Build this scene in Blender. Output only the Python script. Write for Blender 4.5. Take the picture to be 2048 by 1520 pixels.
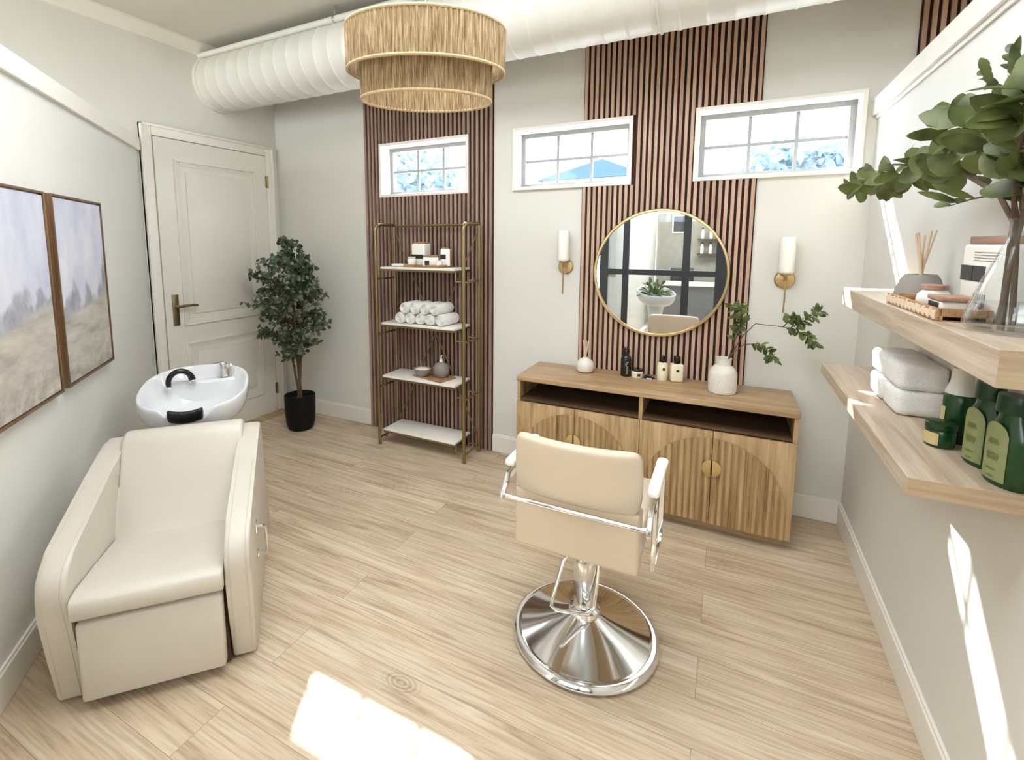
import bpy, bmesh, math, random
from math import sin, cos, pi, sqrt, atan2, radians
from mathutils import Vector, Matrix, noise as mnoise

for o in list(bpy.data.objects):
    bpy.data.objects.remove(o)
SC = bpy.context.scene
COL = SC.collection

# ------------------------------------------------------------------ camera
cam_d = bpy.data.cameras.new('camera')
cam = bpy.data.objects.new('camera', cam_d)
COL.objects.link(cam)
cam.location = (3.7726, -3.2986, 1.6)
cam.rotation_euler = (pi/2 - 0.1199, 0.0, 0.4773)
cam_d.sensor_fit = 'HORIZONTAL'
cam_d.sensor_width = 36.0
cam_d.lens = 981.68/2048*36.0
cam_d.shift_x = (1024-949.69)/2048
cam_d.shift_y = -(760-603.09)/2048
cam_d.clip_start = 0.02
SC.camera = cam

# ------------------------------------------------------------------ light
SC.view_settings.view_transform = 'Standard'
SC.view_settings.look = 'None'
SC.view_settings.exposure = 1.05
SC.view_settings.gamma = 1.0
SC.view_settings.use_curve_mapping = False
try:
    SC.cycles.max_bounces = 10
    SC.cycles.diffuse_bounces = 6
    SC.cycles.transparent_max_bounces = 16
    SC.cycles.caustics_reflective = False
    SC.cycles.caustics_refractive = False
except Exception:
    pass
w = bpy.data.worlds.new('sky'); SC.world = w
w.use_nodes = True
bg = w.node_tree.nodes['Background']
bg.inputs['Color'].default_value = (0.76, 0.88, 1.0, 1)
bg.inputs['Strength'].default_value = 6.0

def lamp(name, kind, loc, energy, color=(1, 1, 1), size=None, aim=None):
    d = bpy.data.lights.new(name, kind)
    d.energy = energy; d.color = color
    o = bpy.data.objects.new(name, d); COL.objects.link(o)
    o.location = loc
    if size:
        d.shape = 'RECTANGLE'; d.size, d.size_y = size
    if aim is not None:
        o.rotation_euler = Vector(aim).to_track_quat('-Z', 'Y').to_euler()
    return o
sun = lamp('sun', 'SUN', (0, 4, 6), 16.0, (1.0, 0.96, 0.90), aim=(0.545, -1.0, -0.952))
sun.data.angle = radians(0.6)
# added second sun, aimed to light a strip of the right wall
second_sun = lamp('added_second_sun', 'SUN', (-4, 4, 6), 10.0, (1.0, 0.97, 0.94), aim=(0.90, -1.0, -0.952))
second_sun.data.angle = radians(0.6)
# fill lamps added to brighten the salon
lamp('rear_fill', 'AREA', (3.0, -9.2, 1.7), 400, (0.84, 0.92, 1.0), (6.0, 2.6), (0, 1, 0.05))  # added fill from behind the camera, in front of a closed wall
lamp('ceiling_fill_front', 'AREA', (2.85, -1.95, 3.08), 37, (0.90, 0.95, 1.0), (2.2, 1.3), (0, 0, -1))  # added overhead fill for this room, no fixture
for wx0, wx1 in ((1.2215, 2.001), (2.3974, 3.1688), (3.5711, 4.3417)):   # sampling portals for the sky in each window
    pt = lamp('window_sky_portal', 'AREA', ((wx0+wx1)/2, .17, 2.176), 1, (1, 1, 1), (wx1-wx0, .38), (0, -1, 0))
    pt.data.cycles.is_portal = True
lamp('ceiling_fill_rear', 'AREA', (3.2, -5.6, 3.08), 120, (0.90, 0.95, 1.0), (3.0, 2.0), (0, 0.15, -1))  # added fill to brighten the room seen in the mirror
lamp('ceiling_fill_right', 'AREA', (6.0, -2.0, 3.08), 30, (0.86, 0.93, 1.0), (2.0, 3.0), (0, 0, -1))  # added cool fill beyond the right partition

# ------------------------------------------------------------------ materials
def newmat(name):
    m = bpy.data.materials.new(name); m.use_nodes = True
    return m, m.node_tree, m.node_tree.nodes['Principled BSDF']
def N(nt, t, **kw):
    n = nt.nodes.new(t)
    for k, v in kw.items():
        if k in n.inputs.keys(): n.inputs[k].default_value = v
        else: setattr(n, k, v)
    return n
def c4(c): return (c[0], c[1], c[2], 1)
def hexc(h):
    r = [int(h[i:i+2], 16)/255 for i in (0, 2, 4)]
    return tuple(x/12.92 if x <= 0.04045 else ((x+0.055)/1.055)**2.4 for x in r)
def ramp(nt, stops):
    r = nt.nodes.new('ShaderNodeValToRGB')
    e = r.color_ramp.elements
    while len(e) < len(stops): e.new(0.5)
    for i, (p, c) in enumerate(stops):
        e[i].position = p; e[i].color = c4(c)
    return r
def plain(name, col, rough=0.5, metal=0.0, vary=0.06, scale=9.0, bump=0.0, bscale=200.0, spec=None, coat=0.0):
    """noise-varied colour, optional fine bump"""
    m, nt, b = newmat(name)
    tc = N(nt, 'ShaderNodeTexCoord')
    n = N(nt, 'ShaderNodeTexNoise', Scale=scale, Detail=3.0)
    nt.links.new(tc.outputs['Object'], n.inputs['Vector'])
    lo = tuple(x*(1-vary) for x in col); hi = tuple(min(1, x*(1+vary)) for x in col)
    r = ramp(nt, [(0.3, lo), (0.7, hi)])
    nt.links.new(n.outputs['Fac'], r.inputs['Fac'])
    nt.links.new(r.outputs['Color'], b.inputs['Base Color'])
    b.inputs['Roughness'].default_value = rough
    b.inputs['Metallic'].default_value = metal
    if spec is not None: b.inputs['Specular IOR Level'].default_value = spec
    if coat: b.inputs['Coat Weight'].default_value = coat
    if bump:
        n2 = N(nt, 'ShaderNodeTexNoise', Scale=bscale, Detail=2.0)
        nt.links.new(tc.outputs['Object'], n2.inputs['Vector'])
        bp = N(nt, 'ShaderNodeBump', Strength=bump, Distance=0.01)
        nt.links.new(n2.outputs['Fac'], bp.inputs['Height'])
        nt.links.new(bp.outputs['Normal'], b.inputs['Normal'])
    return m
def wood(name, dark, mid, light, axis='x', scale=1.0, rough=0.45, stretch=14.0):
    m, nt, b = newmat(name)
    tc = N(nt, 'ShaderNodeTexCoord')
    oi = N(nt, 'ShaderNodeObjectInfo')
    addv = N(nt, 'ShaderNodeVectorMath', operation='ADD')
    nt.links.new(tc.outputs['Object'], addv.inputs[0])
    sc_ = N(nt, 'ShaderNodeVectorMath', operation='SCALE')
    comb = N(nt, 'ShaderNodeCombineXYZ')
    for k in 'XYZ': nt.links.new(oi.outputs['Random'], comb.inputs[k])
    nt.links.new(comb.outputs[0], sc_.inputs[0]); sc_.inputs['Scale'].default_value = 6.0
    nt.links.new(sc_.outputs[0], addv.inputs[1])
    mp = N(nt, 'ShaderNodeMapping')
    s = [stretch*scale]*3; s['xyz'.index(axis)] = 1.2*scale
    mp.inputs['Scale'].default_value = s
    nt.links.new(addv.outputs[0], mp.inputs['Vector'])
    n = N(nt, 'ShaderNodeTexNoise', Scale=1.0, Detail=6.0, Roughness=0.62, Distortion=0.9)
    nt.links.new(mp.outputs[0], n.inputs['Vector'])
    r = ramp(nt, [(0.28, dark), (0.47, mid), (0.72, light)])
    nt.links.new(n.outputs['Fac'], r.inputs['Fac'])
    mp2 = N(nt, 'ShaderNodeMapping')
    s2 = [90*scale]*3; s2['xyz'.index(axis)] = 3.0*scale
    mp2.inputs['Scale'].default_value = s2
    nt.links.new(addv.outputs[0], mp2.inputs['Vector'])
    n2 = N(nt, 'ShaderNodeTexNoise', Scale=1.0, Detail=3.0)
    nt.links.new(mp2.outputs[0], n2.inputs['Vector'])
    r2 = ramp(nt, [(0.35, (0.78, 0.76, 0.73)), (0.6, (1, 1, 1))])
    nt.links.new(n2.outputs['Fac'], r2.inputs['Fac'])
    mx = N(nt, 'ShaderNodeMix', data_type='RGBA', blend_type='MULTIPLY')
    mx.inputs[0].default_value = 0.7
    nt.links.new(r.outputs['Color'], mx.inputs[6]); nt.links.new(r2.outputs['Color'], mx.inputs[7])
    nt.links.new(mx.outputs[2], b.inputs['Base Color'])
    b.inputs['Roughness'].default_value = rough
    bp = N(nt, 'ShaderNodeBump', Strength=0.08, Distance=0.002)
    nt.links.new(n2.outputs['Fac'], bp.inputs['Height'])
    nt.links.new(bp.outputs['Normal'], b.inputs['Normal'])
    return m
def floor_mat():
    m, nt, b = newmat('oak_planks')
    tc = N(nt, 'ShaderNodeTexCoord')
    br = N(nt, 'ShaderNodeTexBrick', offset=0.37, offset_frequency=2)
    br.inputs['Scale'].default_value = 1.0
    br.inputs['Mortar Size'].default_value = 0.0011
    br.inputs['Mortar Smooth'].default_value = 0.6
    br.inputs['Brick Width'].default_value = 2.3
    br.inputs['Row Height'].default_value = 0.195
    br.inputs['Color1'].default_value = (0.0, 0.0, 0.0, 1)
    br.inputs['Color2'].default_value = (1, 1, 1, 1)
    br.inputs['Mortar'].default_value = (0.5, 0.5, 0.5, 1)
    nt.links.new(tc.outputs['Object'], br.inputs['Vector'])
    # grain, shifted per plank
    sc_ = N(nt, 'ShaderNodeVectorMath', operation='SCALE'); sc_.inputs['Scale'].default_value = 5.0
    nt.links.new(br.outputs['Color'], sc_.inputs[0])
    addv = N(nt, 'ShaderNodeVectorMath', operation='ADD')
    nt.links.new(tc.outputs['Object'], addv.inputs[0]); nt.links.new(sc_.outputs[0], addv.inputs[1])
    mp = N(nt, 'ShaderNodeMapping'); mp.inputs['Scale'].default_value = (1.3, 16, 1)
    nt.links.new(addv.outputs[0], mp.inputs['Vector'])
    n = N(nt, 'ShaderNodeTexNoise', Scale=1.0, Detail=6.0, Roughness=0.6, Distortion=1.1)
    nt.links.new(mp.outputs[0], n.inputs['Vector'])
    r = ramp(nt, [(0.28, hexc('ab9378')), (0.46, hexc('cfba9e')), (0.7, hexc('ddccb3'))])
    nt.links.new(n.outputs['Fac'], r.inputs['Fac'])
    mp2 = N(nt, 'ShaderNodeMapping'); mp2.inputs['Scale'].default_value = (4, 110, 1)
    nt.links.new(addv.outputs[0], mp2.inputs['Vector'])
    n2 = N(nt, 'ShaderNodeTexNoise', Scale=1.0, Detail=4.0)
    nt.links.new(mp2.outputs[0], n2.inputs['Vector'])
    r2 = ramp(nt, [(0.38, (0.70, 0.67, 0.64)), (0.56, (1, 1, 1))])
    nt.links.new(n2.outputs['Fac'], r2.inputs['Fac'])
    mx = N(nt, 'ShaderNodeMix', data_type='RGBA', blend_type='MULTIPLY'); mx.inputs[0].default_value = 0.75
    nt.links.new(r.outputs['Color'], mx.inputs[6]); nt.links.new(r2.outputs['Color'], mx.inputs[7])
    # per plank tone
    rp = ramp(nt, [(0.0, (0.90, 0.89, 0.88)), (1.0, (1.0, 1.0, 1.0))])
    nt.links.new(br.outputs['Color'], rp.inputs['Fac'])
    mx1 = N(nt, 'ShaderNodeMix', data_type='RGBA', blend_type='MULTIPLY'); mx1.inputs[0].default_value = 1.0
    nt.links.new(mx.outputs[2], mx1.inputs[6]); nt.links.new(rp.outputs['Color'], mx1.inputs[7])
    # the knot in the plank by the chair
    kp = N(nt, 'ShaderNodeMapping'); kp.inputs['Location'].default_value = (-2.79, 1.985, 0)
    nt.links.new(tc.outputs['Object'], kp.inputs['Vector'])
    ks = N(nt, 'ShaderNodeVectorMath', operation='MULTIPLY'); ks.inputs[1].default_value = (0.55, 1.0, 0)
    nt.links.new(kp.outputs[0], ks.inputs[0])
    kl = N(nt, 'ShaderNodeVectorMath', operation='LENGTH'); nt.links.new(ks.outputs[0], kl.inputs[0])
    kw = N(nt, 'ShaderNodeMath', operation='MULTIPLY'); kw.inputs[1].default_value = 520.0
    nt.links.new(kl.outputs['Value'], kw.inputs[0])
    ksn = N(nt, 'ShaderNodeMath', operation='SINE'); nt.links.new(kw.outputs[0], ksn.inputs[0])
    kr = ramp(nt, [(0.35, (0.72, 0.70, 0.68)), (0.75, (1, 1, 1))]); nt.links.new(ksn.outputs[0], kr.inputs['Fac'])
    kf = ramp(nt, [(0.028, (1, 1, 1)), (0.05, (0, 0, 0))]); nt.links.new(kl.outputs['Value'], kf.inputs['Fac'])
    mxk = N(nt, 'ShaderNodeMix', data_type='RGBA', blend_type='MULTIPLY')
    nt.links.new(kf.outputs['Color'], mxk.inputs[0])
    nt.links.new(mx1.outputs[2], mxk.inputs[6]); nt.links.new(kr.outputs['Color'], mxk.inputs[7])
    # seams
    mx2 = N(nt, 'ShaderNodeMix', data_type='RGBA')
    nt.links.new(br.outputs['Fac'], mx2.inputs[0])
    nt.links.new(mxk.outputs[2], mx2.inputs[6]); mx2.inputs[7].default_value = c4(hexc('7d6a55'))
    nt.links.new(mx2.outputs[2], b.inputs['Base Color'])
    b.inputs['Roughness'].default_value = 0.42
    bp = N(nt, 'ShaderNodeBump', Strength=0.12, Distance=0.003)
    nt.links.new(n2.outputs['Fac'], bp.inputs['Height'])
    nt.links.new(bp.outputs['Normal'], b.inputs['Normal'])
    return m
def glass_mat(name, tint=(1, 1, 1), gloss=0.08):
    m, nt, b = newmat(name); nt.nodes.remove(b)
    out = nt.nodes['Material Output']
    t = N(nt, 'ShaderNodeBsdfTransparent'); t.inputs['Color'].default_value = c4(tint)
    g = N(nt, 'ShaderNodeBsdfGlossy'); g.inputs['Roughness'].default_value = 0.02
    lw = N(nt, 'ShaderNodeLayerWeight', Blend=0.3)
    mr = N(nt, 'ShaderNodeMapRange'); nt.links.new(lw.outputs['Facing'], mr.inputs[0])
    mr.inputs[1].default_value = 0.25; mr.inputs[2].default_value = 1.0
    mr.inputs[3].default_value = 0.03; mr.inputs[4].default_value = min(1, gloss*5)
    mx = N(nt, 'ShaderNodeMixShader')
    nt.links.new(mr.outputs[0], mx.inputs[0])
    nt.links.new(t.outputs[0], mx.inputs[1]); nt.links.new(g.outputs[0], mx.inputs[2])
    nt.links.new(mx.outputs[0], out.inputs['Surface'])
    return m
def leaf_mat(name, c1, c2, rough=0.5, trans=0.25):
    m, nt, b = newmat(name)
    tc = N(nt, 'ShaderNodeTexCoord')
    n = N(nt, 'ShaderNodeTexNoise', Scale=14.0, Detail=2.0)
    nt.links.new(tc.outputs['Object'], n.inputs['Vector'])
    r = ramp(nt, [(0.35, c1), (0.65, c2)])
    nt.links.new(n.outputs['Fac'], r.inputs['Fac'])
    nt.links.new(r.outputs['Color'], b.inputs['Base Color'])
    b.inputs['Roughness'].default_value = rough
    if trans:
        out = nt.nodes['Material Output']
        tr = N(nt, 'ShaderNodeBsdfTranslucent'); nt.links.new(r.outputs['Color'], tr.inputs['Color'])
        mx = N(nt, 'ShaderNodeMixShader'); mx.inputs[0].default_value = trans
        nt.links.new(b.outputs[0], mx.inputs[1]); nt.links.new(tr.outputs[0], mx.inputs[2])
        nt.links.new(mx.outputs[0], out.inputs['Surface'])
    return m
def painting_mat(seed):
    m, nt, b = newmat('misty_landscape_paint')
    tc = N(nt, 'ShaderNodeTexCoord')
    sx = N(nt, 'ShaderNodeSeparateXYZ'); nt.links.new(tc.outputs['Object'], sx.inputs[0])
    def noise(sc, loc, scale=1.0, detail=5.0, rough=0.6):
        mp = N(nt, 'ShaderNodeMapping'); mp.inputs['Scale'].default_value = sc; mp.inputs['Location'].default_value = loc
        nt.links.new(tc.outputs['Object'], mp.inputs['Vector'])
        n = N(nt, 'ShaderNodeTexNoise', Scale=scale, Detail=detail, Roughness=rough)
        nt.links.new(mp.outputs[0], n.inputs['Vector']); return n.outputs['Fac']
    def math(op, a, b_):
        n = N(nt, 'ShaderNodeMath', operation=op)
        for i, v in enumerate((a, b_)):
            if isinstance(v, (int, float)): n.inputs[i].default_value = v
            else: nt.links.new(v, n.inputs[i])
        return n.outputs[0]
    def mix(f, a, b_):
        n = N(nt, 'ShaderNodeMix', data_type='RGBA')
        nt.links.new(f, n.inputs[0])
        for i, v in ((6, a), (7, b_)):
            if isinstance(v, tuple): n.inputs[i].default_value = c4(v)
            else: nt.links.new(v, n.inputs[i])
        return n.outputs[2]
    def step(v, lo, hi):
        n = N(nt, 'ShaderNodeMapRange'); nt.links.new(v, n.inputs[0])
        n.inputs[1].default_value = lo; n.inputs[2].default_value = hi
        n.interpolation_type = 'SMOOTHSTEP'
        return n.outputs[0]
    z = sx.outputs['Z']; x = sx.outputs['X']
    sky = ramp(nt, [(0.3, hexc('b5b7c8')), (0.5, hexc('c6c7d3')), (0.7, hexc('d6d4da'))])
    nt.links.new(noise((2.6, 1, 1.3), (seed, 0, 0), 2.2), sky.inputs['Fac'])
    field = ramp(nt, [(0.3, hexc('9c958b')), (0.5, hexc('b9b1a5')), (0.7, hexc('cdc5b8'))])
    nt.links.new(noise((2.0, 1, 8), (seed, 3, 0), 2.0, 6), field.inputs['Fac'])
    # ground line rises to the right, soft trees stand on it
    g = math('SUBTRACT', z, math('ADD', math('MULTIPLY', x, 0.16), -0.085))
    tree_h = math('MULTIPLY', math('SUBTRACT', noise((5, 1, 3), (seed*2, 5, 0), 1.4, 5, 0.5), 0.40), 0.62)
    tr = step(math('SUBTRACT', g, tree_h), 0.045, -0.03)
    trees = ramp(nt, [(0.3, hexc('85858d')), (0.7, hexc('aeaeb6'))])
    nt.links.new(noise((7, 1, 7), (0, seed, 0), 1.6, 4), trees.inputs['Fac'])
    c = mix(tr, sky.outputs['Color'], trees.outputs['Color'])
    c = mix(step(g, 0.03, -0.03), c, field.outputs['Color'])
    grass = noise((9, 1, 7), (seed, 9, 0), 2.0, 9, 0.7)
    dk = math('MULTIPLY', math('MULTIPLY', step(z, -0.16, -0.46), step(grass, 0.40, 0.66)), 0.75)
    c = mix(dk, c, hexc('86827a'))
    nt.links.new(c, b.inputs['Base Color'])
    b.inputs['Roughness'].default_value = 0.75
    return m
def raffia_mat():
    m, nt, b = newmat('raffia_strings')
    tc = N(nt, 'ShaderNodeTexCoord')
    sx = N(nt, 'ShaderNodeSeparateXYZ'); nt.links.new(tc.outputs['Object'], sx.inputs[0])
    at = N(nt, 'ShaderNodeMath', operation='ARCTAN2')
    nt.links.new(sx.outputs['Y'], at.inputs[0]); nt.links.new(sx.outputs['X'], at.inputs[1])
    cb = N(nt, 'ShaderNodeCombineXYZ')
    nt.links.new(at.outputs[0], cb.inputs['X']); nt.links.new(sx.outputs['Z'], cb.inputs['Y'])
    mp = N(nt, 'ShaderNodeMapping'); mp.inputs['Scale'].default_value = (42, 9, 1)
    nt.links.new(cb.outputs[0], mp.inputs['Vector'])
    n = N(nt, 'ShaderNodeTexNoise', Scale=1.0, Detail=5.0, Roughness=0.65, Distortion=0.5)
    nt.links.new(mp.outputs[0], n.inputs['Vector'])
    r = ramp(nt, [(0.32, hexc('6f5435')), (0.47, hexc('a3865f')), (0.60, hexc('c7ae88')), (0.74, hexc('dfcdac'))])
    nt.links.new(n.outputs['Fac'], r.inputs['Fac'])
    nt.links.new(r.outputs['Color'], b.inputs['Base Color'])
    b.inputs['Roughness'].default_value = 0.85
    bp = N(nt, 'ShaderNodeBump', Strength=0.9, Distance=0.008)
    nt.links.new(n.outputs['Fac'], bp.inputs['Height']); nt.links.new(bp.outputs['Normal'], b.inputs['Normal'])
    return m
def mirror_mat():
    m, nt, b = newmat('silvered_mirror')
    b.inputs['Base Color'].default_value = (0.90, 0.92, 0.92, 1)
    b.inputs['Metallic'].default_value = 1.0
    b.inputs['Roughness'].default_value = 0.005
    return m

M = {}
M['wall'] = plain('warm_white_wall_paint', hexc('dcdad3'), 0.75, vary=0.015, scale=2.0, bump=0.06, bscale=260)
M['ceil'] = plain('white_ceiling_paint', hexc('d3d0c6'), 0.8, vary=0.015, scale=2.0)
M['trim'] = plain('white_gloss_trim_paint', hexc('ebe7de'), 0.35, vary=0.015, scale=3.0)
M['door'] = plain('white_door_paint', hexc('e4e0d7'), 0.32, vary=0.015, scale=3.0)
M['floor'] = floor_mat()
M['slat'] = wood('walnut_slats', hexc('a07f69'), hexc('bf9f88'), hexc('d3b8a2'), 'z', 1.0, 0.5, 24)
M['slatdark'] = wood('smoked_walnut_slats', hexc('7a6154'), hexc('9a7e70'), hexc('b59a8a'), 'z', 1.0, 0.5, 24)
M['felt'] = plain('dark_felt_backing', hexc('3c211b'), 0.9)
M['brass'] = plain('brushed_brass', hexc('c4a878'), 0.28, 1.0, 0.05)
M['gold'] = plain('satin_gold_handles', hexc('cdb077'), 0.38, 0.8, 0.04)
M['agedbrass'] = plain('aged_brass', hexc('9a8863'), 0.36, 1.0, 0.08)
M['chrome'] = plain('polished_chrome', (0.82, 0.82, 0.82), 0.10, 1.0, 0.01)
M['steel'] = plain('brushed_steel', (0.70, 0.70, 0.70), 0.2, 1.0, 0.03)
M['leather'] = plain('cream_leatherette', hexc('cac2b5'), 0.42, vary=0.03, scale=4, bump=0.12, bscale=420)
M['leather2'] = plain('tan_cream_leatherette', hexc('cebda6'), 0.40, vary=0.02, scale=4, bump=0.06, bscale=420)
M['chairbase'] = plain('dark_base_fabric', hexc('4a3a2d'), 0.8)  # even dark colour of the box under the lounge seat
M['ceramic'] = plain('white_glazed_ceramic', hexc('e6e7e8'), 0.08, vary=0.01, coat=0.4)
M['blackrub'] = plain('black_rubber', (0.008, 0.008, 0.008), 0.35, bump=0.25, bscale=120)
M['blackgloss'] = plain('black_gloss_plastic', (0.006, 0.006, 0.006), 0.12)
M['blackpot'] = plain('matt_black_pot', (0.006, 0.006, 0.006), 0.6, spec=0.2)
M['blackmetal'] = plain('black_painted_steel', (0.03, 0.032, 0.036), 0.45)
M['marble'] = plain('white_marble', hexc('f0ece4'), 0.3, vary=0.03, scale=5)
M['oak'] = wood('warm_oak', hexc('937655'), hexc('b3946f'), hexc('c9ad89'), 'x', 1.2, 0.42, 16)
M['oakz'] = wood('warm_oak_upright', hexc('886a48'), hexc('b39469'), hexc('ccb087'), 'z', 1.2, 0.42, 16)
M['oakshade'] = wood('oak_shaded_interior', hexc('3a2a1c'), hexc('4f3a28'), hexc('63492f'), 'x', 1.2, 0.5, 16)  # oak darkened in colour to stand for shade inside the open compartments
M['shelfwood'] = wood('pale_oak_shelf', hexc('a08b74'), hexc('bba892'), hexc('cfbfab'), 'y', 1.3, 0.42, 15)
M['shelfend'] = wood('pale_oak_end_band', hexc('9a8265'), hexc('b39a7c'), hexc('c4ad90'), 'x', 1.3, 0.42, 15)
M['traywood'] = wood('tray_wood', hexc('7d5634'), hexc('a67c52'), hexc('c29a70'), 'y', 2.0, 0.5, 14)
M['lidwood'] = wood('lid_wood', hexc('85604c'), hexc('a47d66'), hexc('bb9880'), 'y', 2.0, 0.5, 14)
M['towel'] = plain('white_terry_towel', hexc('f7f5f2'), 0.95, vary=0.02, scale=30, bump=0.7, bscale=260)
M['raffia'] = raffia_mat()
M['raffiarim'] = plain('raffia_rim_tape', hexc('cdb58c'), 0.8, vary=0.12, scale=60)
M['glass'] = glass_mat('window_glass', (0.97, 0.99, 1.0), 0.05)
M['vaseglass'] = glass_mat('clear_vase_glass', (0.96, 0.97, 0.97), 0.12)
M['frame'] = plain('grey_window_sash', hexc('8e8e8e'), 0.5)
M['duct'] = plain('white_painted_duct', hexc('d6d3ca'), 0.45, vary=0.01)
M['opal'] = plain('white_ribbed_glass', hexc('f4f1e8'), 0.25, vary=0.01)
M['greystone'] = plain('grey_stoneware', hexc('8d867f'), 0.6, vary=0.06, scale=30)
M['whitestone'] = plain('white_stoneware', hexc('dfdad0'), 0.6, vary=0.02, scale=30)
M['plastic'] = plain('white_plastic', hexc('f2eee6'), 0.35, vary=0.01)
M['creamplastic'] = plain('cream_plastic', hexc('efe6c9'), 0.35, vary=0.01)
M['clear'] = plain('frosted_cap', hexc('e2ded4'), 0.3)
M['green'] = plain('dark_green_plastic', hexc('123c14'), 0.25, vary=0.1, scale=20)
M['greencap'] = plain('deep_green_cap', hexc('0c3311'), 0.3)
M['greenlabel'] = plain('pale_green_label', hexc('84885a'), 0.5, vary=0.05, scale=30)
M['beigelabel'] = plain('beige_label', hexc('bfae7c'), 0.5, vary=0.05, scale=30)
M['ink'] = plain('black_ink', (0.012, 0.012, 0.014), 0.5)
M['greenink'] = plain('olive_ink', hexc('6a6f3c'), 0.5)
M['reed'] = plain('rattan_reed', hexc('dcc3a8'), 0.7, vary=0.06, scale=40)
M['bark'] = plain('brown_bark', hexc('5d4a3a'), 0.8, vary=0.2, scale=40)
M['soil'] = plain('dark_soil', hexc('1d1712'), 0.9, vary=0.3, scale=40)
M['eucalyptus'] = leaf_mat('dark_green_leaves', hexc('36462f'), hexc('6c7c60'), 0.5, 0.15)
M['bigleaf'] = leaf_mat('olive_green_leaves', hexc('3f4a23'), hexc('6f7940'), 0.42, 0.28)
M['lightleaf'] = leaf_mat('fresh_green_leaves', hexc('3f4f26'), hexc('7a8a4c'), 0.5, 0.25)
M['mirror'] = mirror_mat()
M['greydesk'] = plain('grey_counter_front', hexc('6f7074'), 0.5)
M['greywall'] = plain('greige_wall_paint', hexc('a9a398'), 0.75)
M['roof'] = plain('slate_blue_roof', hexc('34434f'), 0.9, spec=0.0)
M['outleaf'] = leaf_mat('hazy_garden_leaves', hexc('46555b'), hexc('5d6f76'), 0.7, 0.2)
M['stucco'] = plain('white_outside_wall', hexc('c8cacc'), 0.8)
M['frameold'] = wood('walnut_picture_frame', hexc('4a3423'), hexc('6d5136'), hexc('8d6d4a'), 'z', 2.0, 0.4, 16)
M['photo'] = plain('dark_photograph', hexc('3d3d3b'), 0.4, vary=0.7, scale=6)

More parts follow.
